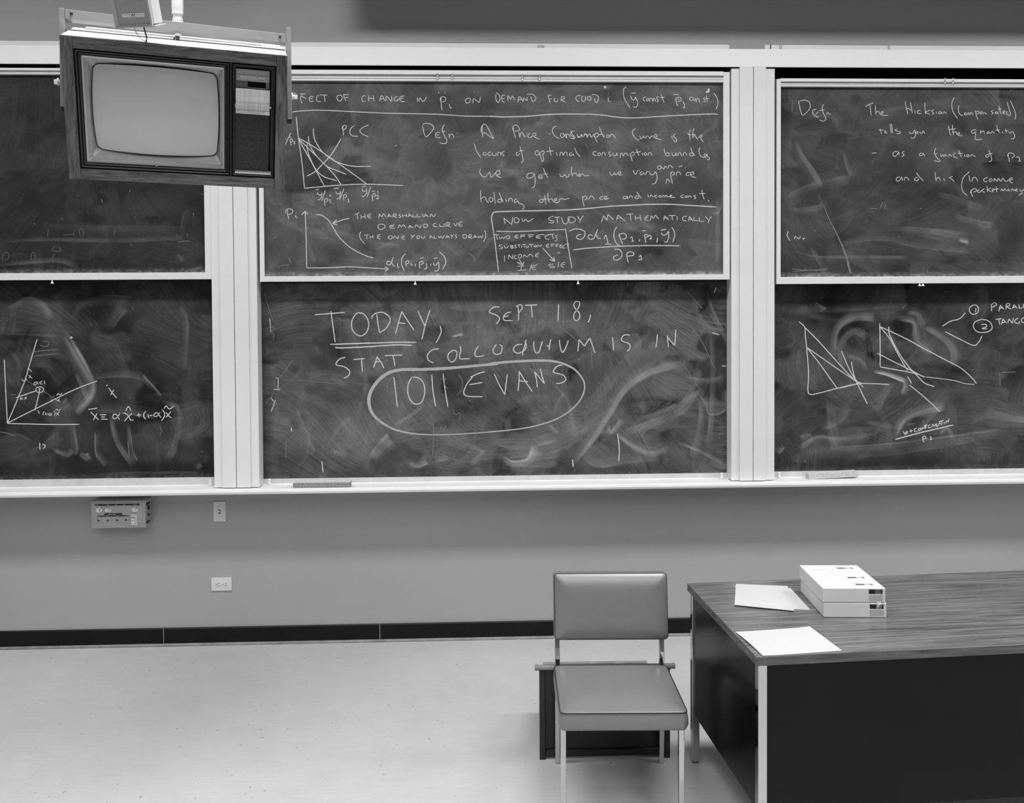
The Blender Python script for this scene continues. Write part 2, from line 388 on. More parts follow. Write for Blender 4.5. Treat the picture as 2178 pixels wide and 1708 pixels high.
def paint(x0, x1, y0, y1, spec, step):
    ny = int((y1-y0)/step)+1; a, b = max(x0, -50), min(x1, 2230)      # fine where the photograph shows it, coarser beyond
    xs = np.concatenate([np.arange(x0, a, 9.), np.linspace(a, b, int((b-a)/step)+1), np.arange(x1, b, -9.)[::-1]])
    X, Y = np.meshgrid(xs, np.linspace(y0, y1, ny))
    s = spec['seed']; base, var = spec['base'], spec['var']; T = None
    rg = np.random.default_rng(s+77); white = rg.random(X.shape)
    for k in range(5):                                          # successive passes of the eraser, each with its own direction of streaks
        th0 = rg.uniform(0, math.pi) if k else (math.pi/2 if spec.get('vert') else .1)
        ang = th0+3.0*(vnoise(X, Y, 320, 240, s+40+k)-.5)+(.7*(vnoise(X, Y, 90, 80, s+50+k)-.5))
        cu, cv = np.cos(ang), np.sin(ang); L_ = np.zeros(X.shape)
        for sg in (-1, 1):
            pi, pj = [q.astype(float) for q in np.indices(X.shape)]
            for n_ in range(24):
                ii = np.clip(np.rint(pi), 0, ny-1).astype(int); jj = np.clip(np.rint(pj), 0, len(xs)-1).astype(int)
                L_ += white[ii, jj]; pi += sg*cv[ii, jj]*1.15; pj += sg*cu[ii, jj]*1.15
        L_ = (L_-L_.mean())/L_.std()
        white = np.roll(white, 17, 1)
        cl = .55*vnoise(X, Y, 130, 95, s+60+k)+.3*vnoise(X, Y, 48, 40, s+70+k)+.15*vnoise(X, Y, 18, 16, s+90+k)
        tone = base*(1+2.4*(cl-.5)*var/base*1.1)
        if T is None: T, D = L_, tone
        else:
            m_ = np.clip((vnoise(X, Y, 120, 80, s+80+k)+.25*vnoise(X, Y, 25, 20, s+85+k)-.66)*9, 0, 1)
            rim = np.clip(1-np.abs(m_-.5)*2, 0, 1)
            T = T*(1-m_)+L_*m_; D = D*(1-m_)+tone*m_+rim*base*.22*(cl > .45)
    D = D*(1+spec.get('tex', .13)*T*(.4+1.2*vnoise(X, Y, 60, 60, s+99)))
    rng = np.random.default_rng(s+20)
    for i in range(spec['n']):
        cx, cy = rng.uniform(x0, x1), rng.uniform(y0+20, y1); r = rng.uniform(40, 150); a0 = rng.uniform(0, 6.28); da = rng.uniform(.4, 1.5)*rng.choice((-1, 1))
        ex = rng.uniform(.6, 1.3)
        path = [(cx+r*ex*math.cos(a0+da*t), cy+r*.7*math.sin(a0+da*t)) for t in (0, .25, .5, .75, 1)]
        swath(X, Y, D, path, rng.uniform(12, 55), rng.uniform(.03, .085)*spec['amp']*rng.choice((1, 1, -.8)), s*100+i)
    for i, (path, hw, a) in enumerate(spec['sw']):
        q = [float(v) for v in path.split()]
        swath(X, Y, D, list(zip(q[::2], q[1::2])), hw*1.15, a*(1.5 if y1 > 700 else 1.1), s*1000+i, .8)
    e = spec.get('edges', (0, 0, 0, 0))                       # unwiped dark margins, top one also painted shade: left, right, top, bottom width
    n = vnoise(X, Y, 30, 30, s+11)*14-7
    if e[0]: D *= 1-.62*np.clip((x0+e[0]-X+n)/26, 0, 1)
    if e[1]: D *= 1-.62*np.clip((X+n-(x1-e[1]))/26, 0, 1)
    if e[2]: D *= 1-.45*np.clip((y0+e[2]-Y+n)/26, 0, 1)
    if e[3]: D *= 1-.5*np.clip((Y+n-(y1-e[3]))/22, 0, 1)
    if spec.get('crumb'):                                      # dust caught along the bottom rail
        b = np.clip(1-(y1-Y)/11., 0, 1); D += spec['crumb']*b*(vnoise(X, Y, 7, 4, s+31)**2*1.0+rng.random(X.shape)**3*.5+.1)
    sp = rng.random(X.shape); D = np.where(sp > .9994, D+.35*rng.random(X.shape), D)
    return X, Y, np.clip(D, .012, .9)
def slate_mesh(parent, Yp, x0, x1, y0, y1, spec, ext=None, step=1.75):
    X, Y, D = paint(x0, x1, y0, y1, spec, step)
    ny, nx = X.shape; V = at_arr(np.stack([X.ravel(), Y.ravel()], 1), Yp)
    Z0 = V[:, 2].reshape(ny, nx).mean(1)[:, None]; X0 = V[:, 0].reshape(ny, nx).mean(0)[None]   # true the sheet square to the wall
    V = np.stack([np.broadcast_to(X0, (ny, nx)).ravel(), np.full(nx*ny, Yp), np.broadcast_to(Z0, (ny, nx)).ravel()], 1)
    me = bpy.data.meshes.new('slate'); idx = np.arange(nx*ny).reshape(ny, nx)
    q = np.stack([idx[:-1, :-1], idx[1:, :-1], idx[1:, 1:], idx[:-1, 1:]], -1).reshape(-1, 4)
    me.vertices.add(len(V)); me.vertices.foreach_set('co', V.astype(np.float32).ravel())
    me.loops.add(q.size); me.loops.foreach_set('vertex_index', q.astype(np.int32).ravel())
    me.polygons.add(len(q)); me.polygons.foreach_set('loop_start', np.arange(0, q.size, 4, dtype=np.int32))
    me.polygons.foreach_set('loop_total', np.full(len(q), 4, dtype=np.int32))
    a = me.attributes.new('dust', 'FLOAT', 'POINT'); a.data.foreach_set('value', D.astype(np.float32).ravel())
    me.update(); me.validate()
    o = link('slate', me, M['slate'], parent)
    return o, (float(X0.min()), float(X0.max()), float(Z0.min()), float(Z0.max()))

# chalk strokes ------------------------------------------------------------
nst = 0
def strokes(parent, name, Yp, ox, oy, sc, wpx, mat, text, label=None):
    global nst
    nst += 1; cnt = 0
    rng = np.random.default_rng(len(text))
    VV = []; FF = []
    for s in text.replace('\n', ' ').split(';'):
        q = [float(v) for v in s.split()]
        if len(q) < 4: continue
        if len(q) % 2: q = q[:-1]
        P = np.stack([np.array(q[::2])/sc+ox, np.array(q[1::2])/sc+oy], 1)
        if len(P) == 2 and np.hypot(*(P[1]-P[0])) < 1.2: P[1] = P[0]+(1.2, .6)
        C = smooth(P, 8)
        if len(C) < 2: continue
        T = np.gradient(C, axis=0); T /= (np.hypot(T[:, 0], T[:, 1])[:, None]+1e-9); N = np.stack([-T[:, 1], T[:, 0]], 1)
        if isinstance(wpx, (list, tuple)): ww = np.interp(np.linspace(0, 1, len(C)), np.linspace(0, 1, len(wpx)), wpx)
        else: ww = np.full(len(C), wpx)
        ww = ww*(1+.16*(rng.random(len(C))-.5)); ww[0] *= .7; ww[-1] *= .6
        C = C+N*(rng.random((len(C), 1))-.5)*.25
        A = C+N*ww[:, None]/2; B = C-N*ww[:, None]/2
        n = len(VV); W = at_arr(np.vstack([A, B]), Yp-.00001*(cnt % 30)-.000011*nst); cnt += 1; VV += [tuple(v) for v in W]; k = len(C)
        FF += [(n+i, n+i+1, n+k+i+1, n+k+i) for i in range(k-1)]
    me = bpy.data.meshes.new(name); me.from_pydata(VV, [], FF); me.update()
    o = link(name, me, mat, parent, label=label); o['kind'] = 'stuff'
    return o

# ---------------------------------------------------------------- the six boards
def board(label, up, sx0, sx1, sy0, sy1, spec, fx0=None, fx1=None, top=None, bot=None):
    """slate pixels sx0..sx1, sy0..sy1; upper boards get side frames, a map rail on top and a bottom rail"""
    t = thing('chalkboard', label, 'chalkboard', (0, 0, 0), group='sliding chalkboards')
    Yp = YSL if up else YLO
    o, (X0, X1, Z0, Z1) = slate_mesh(t, Yp, sx0, sx1, sy0, sy1, spec)
    xm = (sx0+sx1)/2
    MB().box(X0-.01, X1+.01, Yp+.002, Yp+.010, Z0-.01, Z1+.01).build('backing', M['gap'], t)
    if up:
        zb = at(xm, bot, YF).z; zt = at(xm, top, YF).z; a, b = X0-(fx0 if fx0 is not None else 0), X1+(fx1 if fx1 is not None else 0)
        MB().box(a, b, YF, YSL+.012, zb, Z0+.0005).build('bottom_rail', M['frame'], t, bev=.0015)
        if fx0: MB().box(a, X0, YF, YSL+.012, Z0, zt-.004).build('side_rail', M['frame'], t, bev=.0015)
        if fx1: MB().box(X1, b, YF, YSL+.012, Z0, zt-.004).build('side_rail', M['frame'], t, bev=.0015)
        h = zt-Z1; m = MB(); xa, xb = X0-.001, X1+.001
        MB().box(xa, xb, YF+.004, YSL+.012, Z1, zt).build('top_rail', M['rail'], t)
        MB().box(xa, xb, YF+.0025, YF+.004, Z1+h*.36, Z1+h*.56).build('rail_groove', M['rail_dark'], t)
        m.extr_x([(YF+.004, Z1+h*.58), (YF-.008, Z1+h*.6), (YF-.008, Z1+h*.66), (YF+.004, Z1+h*.74)], xa, xb)
        m.extr_x([(YF+.004, Z1+h*.24), (YF-.004, Z1+h*.26), (YF-.004, Z1+h*.35), (YF+.004, Z1+h*.37)], xa, xb)
        m.extr_x([(YF+.004, Z1), (YF-.008, Z1+.001), (YF-.008, Z1+h*.17), (YF+.004, Z1+h*.2)], xa, xb)
        m.build('map_rail_lip', M['rail'], t)
    else:
        zb = at(xm, sy1+10, YLO).z
        MB().box(X0-.05, X1+.05, YLO-.008, -.007, ZT+.004, Z0).build('bottom_rail', M['frame_side'], t, bev=.001)
    return t, Yp-.0006, (X0, X1, Z0, Z1)

C0 = dict(base=.160, var=.085, amp=.9, tex=.07, n=40, seed=3, crumb=.5, edges=(10, 14, 8, 0), sw=[
    ('640 430 700 470 760 500', 22, .05), ('560 250 640 300 640 440', 60, -.045), ('690 540 800 548 940 545 1060 555', 12, .05), ('560 575 640 572 700 578', 10, .05),
    ('700 490 760 500 800 515 860 520', 7, .10), ('790 535 830 520 860 500', 7, .09), ('1000 560 1020 530 1040 500', 9, .10), ('930 500 960 520 990 540', 12, .09),
    ('1250 360 1290 380 1330 400', 12, .10), ('1530 420 1532 500 1534 560', 10, .16), ('1500 440 1525 450 1535 400 1536 340', 8, .10), ('1490 290 1520 270 1530 250', 7, .12),
    ('1240 430 1290 470 1330 490', 6, .08), ('1360 470 1380 490 1340 480 1330 460', 9, .10), ('1255 490 1270 505 1290 495', 9, .14), ('760 280 750 220 745 190', 8, .08),
    ('600 470 640 500 660 560', 9, .07), ('620 555 660 545 700 552', 8, .06), ('1420 520 1480 530 1530 540', 20, .05), ('1100 230 1250 260 1380 250', 30, .03), ('900 390 960 420 1000 470', 26, .04)])
tC, yC, bC = board('upper middle chalkboard crowded with chalk curves and a price consumption definition', True, 561, 1537.5, 174.5, 586, C0, .0125*2, .018*2, 149.5, 597)
C1 = dict(base=.150, var=.115, tex=.13, amp=1.3, n=55, seed=11, crumb=.10, edges=(26, 10, 14, 14), sw=[
    ('1212 988 1255 935 1290 880 1325 825 1375 790 1440 770', 14, .20), ('1318 928 1390 905 1450 880 1482 838', 13, .16), ('1482 832 1505 862 1512 882 1540 872 1538 835', 7, .32),
    ('1310 918 1345 945 1385 962 1420 950', 13, .19), ('1240 960 1270 985 1330 975 1400 965', 16, .14), ('1060 975 1090 992 1130 985 1145 955', 14, .24),
    ('945 995 980 985 1010 960', 10, .12), ('792 975 815 950 835 935', 17, .26), ('868 978 885 985 905 975', 9, .34), ('1000 990 1025 975 1035 965', 12, .16), ('920 975 950 965', 12, .16),
    ('832 906 865 885 902 858', 4, .30), ('645 950 662 955 640 905 625 870', 8, .16), ('700 955 735 965 720 940', 7, .20), ('700 940 715 910 745 880', 6, .14),
    ('1450 810 1500 818 1540 815', 10, .08), ('1470 640 1490 690 1530 720', 12, .12), ('1500 620 1520 680 1560 760', 7, .12), ('1515 700 1520 800 1518 900 1512 960', 10, .12),
    ('1492 850 1495 900 1480 980', 12, .11), ('1440 945 1480 960 1540 990', 4, .34), ('1170 805 1210 850 1220 890 1230 920', 8, .10), ('1120 790 1180 800 1200 830', 8, .10),
    ('1095 865 1130 850 1170 855', 10, .12), ('1120 890 1160 905 1190 925', 8, .12), ('1165 905 1185 925', 5, .30), ('960 715 985 708', 4, .35), ('1140 690 1155 680', 5, .25),
    ('600 820 700 850 780 930', 18, .06), ('720 660 760 800 740 880', 22, .05), ('940 640 1000 650 1060 640', 14, .07), ('1250 880 1320 800 1400 720', 22, .07),
    ('1040 930 1100 945 1180 925', 14, .11), ('980 930 1060 960 1200 955', 18, .09), ('1290 905 1300 925 1325 895', 6, .18), ('1350 900 1440 870 1500 835', 8, .14), ('620 985 640 960 645 900', 16, .05)])
tD, yD, bD = board('lower middle chalkboard announcing today, Sept 18, a stat colloquium in 1011 Evans', False, 556.5, 1545.5, 601, 1012, C1)
R0 = dict(base=.100, var=.06, tex=.09, amp=.7, n=34, seed=21, crumb=.45, edges=(14, 0, 8, 6), sw=[
    ('1690 300 1700 330 1725 370 1740 400', 11, .16), ('1672 430 1700 410 1750 395 1810 385', 12, .12), ('1675 445 1700 450 1745 445 1760 430', 10, .09), ('1795 320 1805 355 1815 375', 6, .16),
    ('1700 250 1760 240 1790 260', 10, .06), ('1800 250 1880 250 1960 240 2050 230', 22, .04), ('1680 535 1740 550 1830 552 1930 555', 9, .11), ('1790 515 1880 505 1950 520 2070 532', 7, .13),
    ('1900 490 1970 495 2060 510', 12, .14), ('2040 508 2062 512', 7, .30), ('2030 460 2070 475 2110 485', 9, .25), ('1990 415 2040 430 2090 450', 12, .08), ('1725 520 1750 560 1762 590', 9, .10),
    ('1740 410 1745 440', 5, .14), ('1960 560 2080 540 2178 550', 16, -.05), ('1770 280 1760 320 1740 340', 26, -.04), ('1700 580 1720 588 1760 583', 7, .08), ('2050 195 2120 200 2178 205', 8, -.05)])
tR, yR, bR = board('upper right chalkboard defining the compensated curve, cut off by the photo edge', True, 1659.5, 2560, 186.5, 588, R0, .0115*2, .02, 168, 602)
R1 = dict(base=.100, var=.085, tex=.14, amp=1.1, n=40, seed=31, crumb=.10, edges=(16, 0, 14, 40), sw=[
    ('1770 760 1775 700 1810 670 1860 668', 12, .20), ('1800 790 1790 740 1815 710 1840 720', 12, .20), ('1840 790 1830 770 1800 760', 9, .12), ('1858 788 1890 795 1925 808', 5, .50),
    ('1925 800 1930 820 1925 840', 9, .30), ('1910 670 1950 680 1960 720 1990 740', 16, .20), ('1960 690 2010 720 2030 745 2032 775', 9, .20), ('1930 660 1955 665 1970 690', 12, .16),
    ('1900 930 1920 890 1960 870 2010 860', 12, .20), ('1860 880 1875 840 1890 810', 12, .16), ('1840 895 1870 900 1900 905', 6, .26), ('1700 950 1740 930 1780 935 1850 930', 9, .17),
    ('1710 960 1800 955 1900 950 2040 935 2130 925', 10, .16), ('1800 970 1900 960 2000 945 2080 930', 8, .12), ('1700 950 1720 930 1705 935', 10, .2), ('1740 905 1780 890 1800 860', 14, .08),
    ('1770 850 1775 900 1790 950', 18, .08), ('2060 900 2100 880 2150 885 2200 890', 12, .10), ('2000 925 2015 915 2025 935', 7, .20), ('1840 700 1850 770', 9, -.06), ('1730 640 1745 655 1755 660', 6, .16),
    ('1680 655 1800 650 1900 640', 12, .04), ('1945 930 1960 905 2000 860', 8, .12), ('1655 960 1665 945', 6, .16), ('1900 760 1905 720 1900 690', 16, .06)])
tS, yS, bS = board('lower right chalkboard with two triangle diagrams and circled one and two', False, 1630, 2560, 604, 998.5, R1)
L0 = dict(base=.050, var=.03, amp=.3, n=16, seed=41, crumb=.35, edges=(0, 20, 0, 0), sw=[
    ('-10 512 100 508 250 510 390 503', 6, .16), ('60 480 200 490 390 495', 12, .06), ('-10 562 60 556 120 552 165 565', 6, .17), ('385 500 395 460 405 450', 8, .06), ('370 545 385 560', 10, .06), ('400 578 430 572', 5, .14)])
tL, yL, bL = board('upper left chalkboard wiped nearly clean, partly hidden behind the television', True, -420, 434.5, 160, 581, L0, .02, .0175*2, 143.8, 596)
L1 = dict(base=.055, var=.07, amp=1., n=34, seed=51, crumb=.14, edges=(0, 26, 14, 46), sw=[
    ('-10 700 60 698 130 700', 16, .06), ('130 705 150 740 175 790 185 830 150 870', 18, .20), ('135 712 160 760 190 815', 6, .25), ('100 845 130 870 150 860', 14, .26), ('60 760 110 760 150 800', 30, .09),
    ('200 800 270 795 310 805 330 825', 10, .16), ('300 800 320 820 340 845', 4, .30), ('160 790 180 830 190 850', 6, .16), ('20 660 60 640 90 650 110 680', 10, .14), ('160 680 180 650 230 640 280 645', 12, .10),
    ('230 700 245 670 260 650', 16, .08), ('240 720 260 780 270 800', 10, .06), ('150 900 155 950 150 965', 8, .16), ('165 965 180 975 190 970', 8, .40), ('205 920 205 960 225 990', 7, .18),
    ('235 880 250 940 285 990', 9, .16), ('340 860 375 880 360 950 345 975', 14, .08), ('270 900 275 960 285 985', 6, .18), ('300 850 380 860 390 950', 16, .06), ('110 955 140 965 150 955', 7, .22),
    ('60 970 100 950 130 930', 14, .08), ('415 1000 425 990', 6, .24), ('380 650 395 690 385 790', 10, .05), ('200 1010 300 1008 420 1010', 3, .20), ('190 870 260 870 330 880', 12, .12), ('-10 940 30 930 60 945', 10, .10)])
tM, yM, bM = board('lower left chalkboard with axes, rays and a short equation in chalk', False, -420, 470, 597.5, 1018.5, L1)
# small pull knobs hanging from the bottom rails, map hooks on the top rails, corner stops
def pull(parent, px, py):
    p = at(px, py-4, YF+.004); MB().lathe([(.0035, 0), (.003, -.008), (.0045, -.011), (.008, -.016), (.0085, -.019), (.002, -.020)], (p.x, p.y, at(px, py-4, YF).z)).build('pull_knob', M['knob_white'], parent, smooth=False)
for t_, px, py in ((tC, 883, 602), (tC, 1229.5, 601), (tL, 111, 599.5), (tR, 1956, 605), (tR, 1963, 605)): pull(t_, px, py)
hooks = [(930.5, 162.5, 'leftmost'), (962, 162.5, 'second from left'), (1111, 164.5, 'third from left'), (1147.5, 164.5, 'rightmost')]
def hook(px, py, label):
    p = at(px, py, YF-.014); m = MB(); x, z = p.x, p.z
    t = thing('map_hook', label, 'hook', (x, YF-.012, z), group='map hooks on the chalkboard top rails')
    MB().tube([(0, .0035, .016), (0, -.003, .013), (0, -.004, 0), (0, -.003, -.013), (0, -.008, -.020)], .0022, 8).build('wire', M['nickel'], t, smooth=True)
    MB().lathe([(.001, -.005), (.0055, -.003), (.006, 0), (.0055, .003), (.001, .005)], (0, -.005, 0), 'x', 12).build('roller', M['nickel'], t, smooth=True)
    MB().box(-.005, .005, -.006, .002, .010, .015).build('clip', M['nickel'], t, bev=.001)
for px, py, w_ in hooks: hook(px, py, 'tiny metal map hook, %s of the four on the middle board rail' % w_)
hook(2010, 172, 'left one of two tiny metal map hooks on the right board rail')
hook(2027, 172, 'right one of two tiny metal map hooks on the right board rail')
for px, py, w_ in ((572.5, 1013, 'at the left end of the middle bay'), (1535.5, 1000, 'at the right end of the middle bay'), (447, 1014, 'at the right end of the left bay'), (1658, 1001, 'at the left end of the right bay')):
    p = at(px, py+4, -.05); z0 = ZT
    t = tag(MB().lathe([(.010, 0), (.010, .012), (.008, .014), (.008, .030), (.006, .033), (.001, .033)], (0, 0, 0), 'z', 14).build('rubber_stop', M['knob_white']),
            'small white rubber board stop on the tray ' + w_, 'stop', 'rubber stops on the tray')
    t.location = (p.x, -.045, z0+.001)

W = 1.5
# --- upper middle board
S = lambda name, ox, oy, sc, w_, m, tx: strokes(tC, name, yC, ox, oy, sc, w_, M[m], tx)
S('chalk_writing', 540, 160, 4.356, W, 'chalk', '''331 158 395 170;350 188 400 208;335 170 345 230;425 172 480 175;450 176 435 200 435 230 447 262;440 195 490 218;
552 200 525 195 512 222 525 245 555 240;518 218 548 215;605 192 590 190 578 218 590 242 622 244;612 182 682 186;652 184 660 248;
795 185 775 190 770 215 785 237 805 235 820 215 815 192 795 185;828 178 880 180;832 180 838 205 852 237;838 205 875 208;
1035 192 1015 190 1000 215 1008 240 1030 245;1065 188 1062 240;1062 212 1110 215;1108 188 1112 240;1165 242 1172 210 1188 190 1215 240;1168 222 1205 218;
1225 240 1230 195 1275 240 1275 190;1335 198 1308 202 1300 225 1320 242 1340 226 1322 222;1395 190 1358 200 1350 222 1372 245 1402 243;1352 218 1388 212;
1514 208 1517 245;1530 245 1532 215 1545 215 1562 240 1580 235 1600 200;1733 205 1735 260 1743 325;1727 240 1730 208 1755 198 1776 212 1770 240 1740 248;1712 155 1713 170;1768 160 1770 166;
1813 265 1813 290 1825 303 1838 300;1830 240 1834 243''')
S('chalk_writing', 900, 160, 6.223, W, 'chalk', '''600 300 565 320 560 350 590 370 620 345 625 310 600 300;660 372 668 310 740 358 758 285;962 256 960 300 972 340 990 362 1008 340 1018 300 1002 258 965 232;
1080 262 1045 270 1040 310 1055 350 1085 358;1045 310 1078 305;1125 345 1120 270 1160 318 1180 275 1212 330;1255 360 1262 300 1285 290 1325 350;1262 325 1305 322;1325 345 1332 300 1370 335 1378 288;
1375 252 1440 250 1485 285 1488 320 1460 348 1435 325 1425 280;1645 268 1700 262;1655 270 1665 320 1685 368;1660 315 1705 312;1752 305 1730 325 1750 352 1780 340 1778 312;1825 350 1830 290 1862 285 1870 310 1835 325 1885 360''')
S('chalk_writing', 1200, 160, 6.05, W, 'chalk', '''215 262 175 262 148 290 165 325 195 340;240 265 222 290 230 325 255 335 275 310 270 270;325 272 300 280 300 310 325 325 345 310 340 280 325 272;355 250 390 248 435 270 440 310 418 352 395 330 388 295;
568 285 566 320 580 342 598 335;566 232 569 236;798 150 765 180 762 250 790 330 850 422;862 232 925 226;852 262 870 305 895 320 912 300 915 280 930 310 945 345 942 385 920 412 885 405;
1050 280 1022 290 1020 320 1045 332;1075 300 1058 310 1065 332 1085 320 1088 300 1072 298;1100 342 1102 300 1130 300 1142 342 1150 300 1165 300 1180 345;1222 275 1190 285 1200 310 1215 325 1190 345;1245 240 1262 290 1285 348;1235 288 1290 285;
1402 248 1480 252;1435 285 1440 340 1462 400;1440 300 1470 280 1505 300 1498 330 1455 340;1465 295 1475 325;1528 335 1545 375 1552 410 1540 422 1525 408;1525 315 1529 319;
1655 285 1622 285 1615 310 1640 330;1675 300 1655 300 1655 322 1680 325 1690 305 1675 298;1700 345 1705 310 1730 305 1742 345;1808 285 1792 305 1815 325 1798 348;1832 255 1838 355;1808 305 1865 298;
1925 228 1965 290 1978 350 1970 400 1948 440''')
S('chalk_smudge', 1200, 160, 6.05, 5, 'chalk', '1862 172 1852 225;1828 205 1845 222;510 150 545 155;520 165 535 148')
S('chalk_writing', 1200, 160, 6.05, 1.2, 'chalk_faint', '480 335 530 340 570 352;700 330 745 345 730 370 690 380;1918 850 1990 852 2025 852;2040 845 2052 840;2040 775 2055 800 2055 1028')
S('chalk_line', 540, 160, 4.356, 1.8, 'chalk', '325 345 450 330 650 325 1000 342 1300 353 1700 362 1950 378 2178 380')
S('chalk_line', 900, 160, 6.223, 2.2, 'chalk', '870 542 1000 550 1100 552 1400 542 1750 515 2178 515')
S('chalk_line', 1200, 160, 6.05, 2.0, 'chalk', '300 498 450 510 750 545 950 548 1200 532 1600 510 1900 498 1978 505')
S('chalk_diagram', 540, 160, 4.356, 1.8, 'chalk', '''392 385 400 470 410 560 430 700 450 850 468 1048;468 1048 650 1030 810 1018 1050 1010 1385 1022;410 585 520 780 655 1030;412 588 640 810 750 930 810 1018;415 582 560 665 760 800 900 900 1050 1010;
492 935 570 890 650 810 720 730 808 588;552 492 555 560 580 630 640 715 740 790 850 830 950 845 1085 843;505 565 515 640 560 720 600 770 680 845 760 880 855 918;495 632 498 700 530 790 580 880 650 940 768 978''')
S('chalk_writing', 540, 160, 4.356, W, 'chalk', '''822 470 830 560;815 495 830 468 855 468 852 490 828 508;930 468 900 490 888 530 910 560 965 565;1062 460 1010 485 982 515 1005 545 1062 570;
292 648 310 600 345 530;290 575 298 600;338 605 345 650;330 600 350 590 358 610 340 622;325 575 345 572;365 618 378 612 375 630 365 638 385 632;
572 1062 605 1058;588 1085 598 1108 622 1108 630 1090 625 1130 605 1155 590 1150;662 1068 628 1165;652 1148 660 1212;655 1155 675 1140 685 1160 670 1175;700 1105 705 1125;712 1110 714 1125;698 1158 705 1152 708 1185;735 1185 738 1187;
738 1050 790 1045;758 1075 770 1100 795 1095 805 1075 795 1130 775 1145 765 1138;835 1050 795 1155;828 1112 835 1165;825 1115 850 1105 858 1125 838 1135;858 1085 862 1095;868 1152 875 1145 880 1175;865 1178 890 1172;
1000 1032 1040 1028;1002 1050 1010 1075 1040 1072;1040 1050 1045 1090 1015 1125 995 1115;1082 1035 1048 1130;1095 1078 1120 1075;1097 1105 1100 1165;1095 1110 1120 1095 1128 1115 1105 1125;1148 1070 1150 1095;1135 1115 1150 1110 1150 1130 1138 1145 1162 1142;
1565 455 1600 445 1650 460 1665 490 1640 530 1595 570 1575 530 1563 465;1722 528 1690 535 1682 560 1700 578 1728 575;1688 556 1718 548;1765 458 1745 500 1765 560 1788 600 1780 630 1740 632 1722 622;1740 520 1775 522;
1808 540 1812 582;1812 560 1835 545 1848 560 1855 580;1880 535 1882 538;1882 568 1884 571;1320 645 1310 662''')
S('chalk_writing', 900, 160, 6.223, W, 'chalk', '''788 655 782 740 790 822;768 755 770 690 800 648 840 668 885 750 935 840;775 765 820 765 870 800 930 840;1190 680 1200 750 1222 830;1182 720 1195 672 1235 662 1272 700 1265 735 1210 738;
1268 755 1280 822 1288 775 1310 755 1335 800 1355 825;1334 710 1338 713;1418 770 1388 785 1388 815 1412 825 1440 812 1490 795 1480 765 1450 775 1455 805 1490 825 1542 848;
1762 670 1720 700 1712 750 1740 800 1785 832 1808 828;1842 768 1820 778 1820 808 1842 826 1864 808 1862 778 1842 768;1885 770 1892 832;1890 800 1915 778 1935 800 1948 835;2005 738 1965 750 1975 785 2008 815 1998 842 1962 830;2035 780 2050 810 2080 810 2095 780 2110 815;2125 815 2140 775 2178 790;
1622 748 1626 752;1670 770 1685 780''')
S('chalk_writing', 1200, 160, 6.05, W, 'chalk', '''0 790 15 765 40 810;118 720 85 732 80 770 115 790 125 815 90 812;165 755 175 795 200 800 220 765 232 800;250 800 258 770 285 765 295 800 310 770 335 765 350 800 370 770;378 755 400 810 428 868;378 790 400 755 430 745 440 780 405 800;
452 668 480 740 510 800;440 768 490 758;512 765 520 800;555 765 545 790 565 805 580 780 560 765;590 800 600 765 625 765 662 812;918 685 885 710 880 750 905 800 945 832 968 828;975 780 985 815 1010 805 1020 778 1028 812;1050 815 1055 785 1078 782;
1088 782 1100 812 1128 780 1140 790;1150 800 1195 790 1190 765 1160 772 1168 805 1205 818 1250 832;1385 775 1392 822;1396 700 1400 705;1435 755 1405 780 1440 815 1448 848 1430 858 1400 825;1620 695 1612 760 1620 838;1668 685 1655 740 1655 815;1588 740 1605 765 1690 762;
1655 795 1680 775 1698 800 1720 828;1718 800 1770 790 1775 768 1748 775 1755 808 1790 858;2035 772 2048 790''')
S('chalk_writing', 1000, 160, 3.889, W, 'chalk', '''32 565 55 630 90 685;130 640 110 640 108 660 130 662 135 645;175 635 150 640 150 660 178 662;182 640 188 662 210 662 218 640;225 668 232 642 250 642 255 668;285 630 258 642 280 660 268 672;
395 640 385 640 382 660 400 662 408 645;412 590 425 640 438 700 430 720 418 720;402 628 448 622;560 622 540 632 540 655 562 660 572 642 560 622;575 645 588 690 598 715 608 695 600 655;578 642 605 625 612 645 592 655;655 595 662 630 670 665;630 630 690 626;712 638 722 668;
740 668 748 640 762 640 770 665 780 640 798 640 805 668;842 638 820 650 830 668 850 652 858 668;865 600 880 640 910 675;1045 630 1020 635 1018 655 1045 665;1065 640 1055 655 1070 665 1080 650 1065 640;1090 668 1095 642 1112 642 1120 668;1162 630 1145 645 1165 660 1148 675;
1178 642 1185 665 1208 662 1212 640 1220 668;1240 685 1245 650 1258 645 1268 670 1280 645 1298 648 1305 668;1322 650 1335 690 1342 712;1322 655 1345 635 1358 655 1335 670;1375 610 1385 640 1398 668;1365 640 1412 632;1422 642 1428 664;1448 640 1438 652 1450 664 1460 650 1448 640;1470 668 1478 642 1492 642 1508 664;1472 608 1475 611;
1605 605 1610 640 1622 662 1640 668 1648 650 1635 640 1618 650;1668 640 1675 665 1695 662 1702 640 1708 668;1718 668 1725 642 1740 642 1748 668;1760 668 1768 642 1782 642 1795 665;1845 642 1822 645 1818 665 1842 665 1850 645;1825 600 1838 640 1858 668;1902 598 1892 625 1905 665 1930 680 1948 670 1955 655 1942 650 1935 665 1950 685;1968 655 1958 670 1978 682 1975 700 1958 695;
2095 498 2102 515 2100 600 2095 720''')
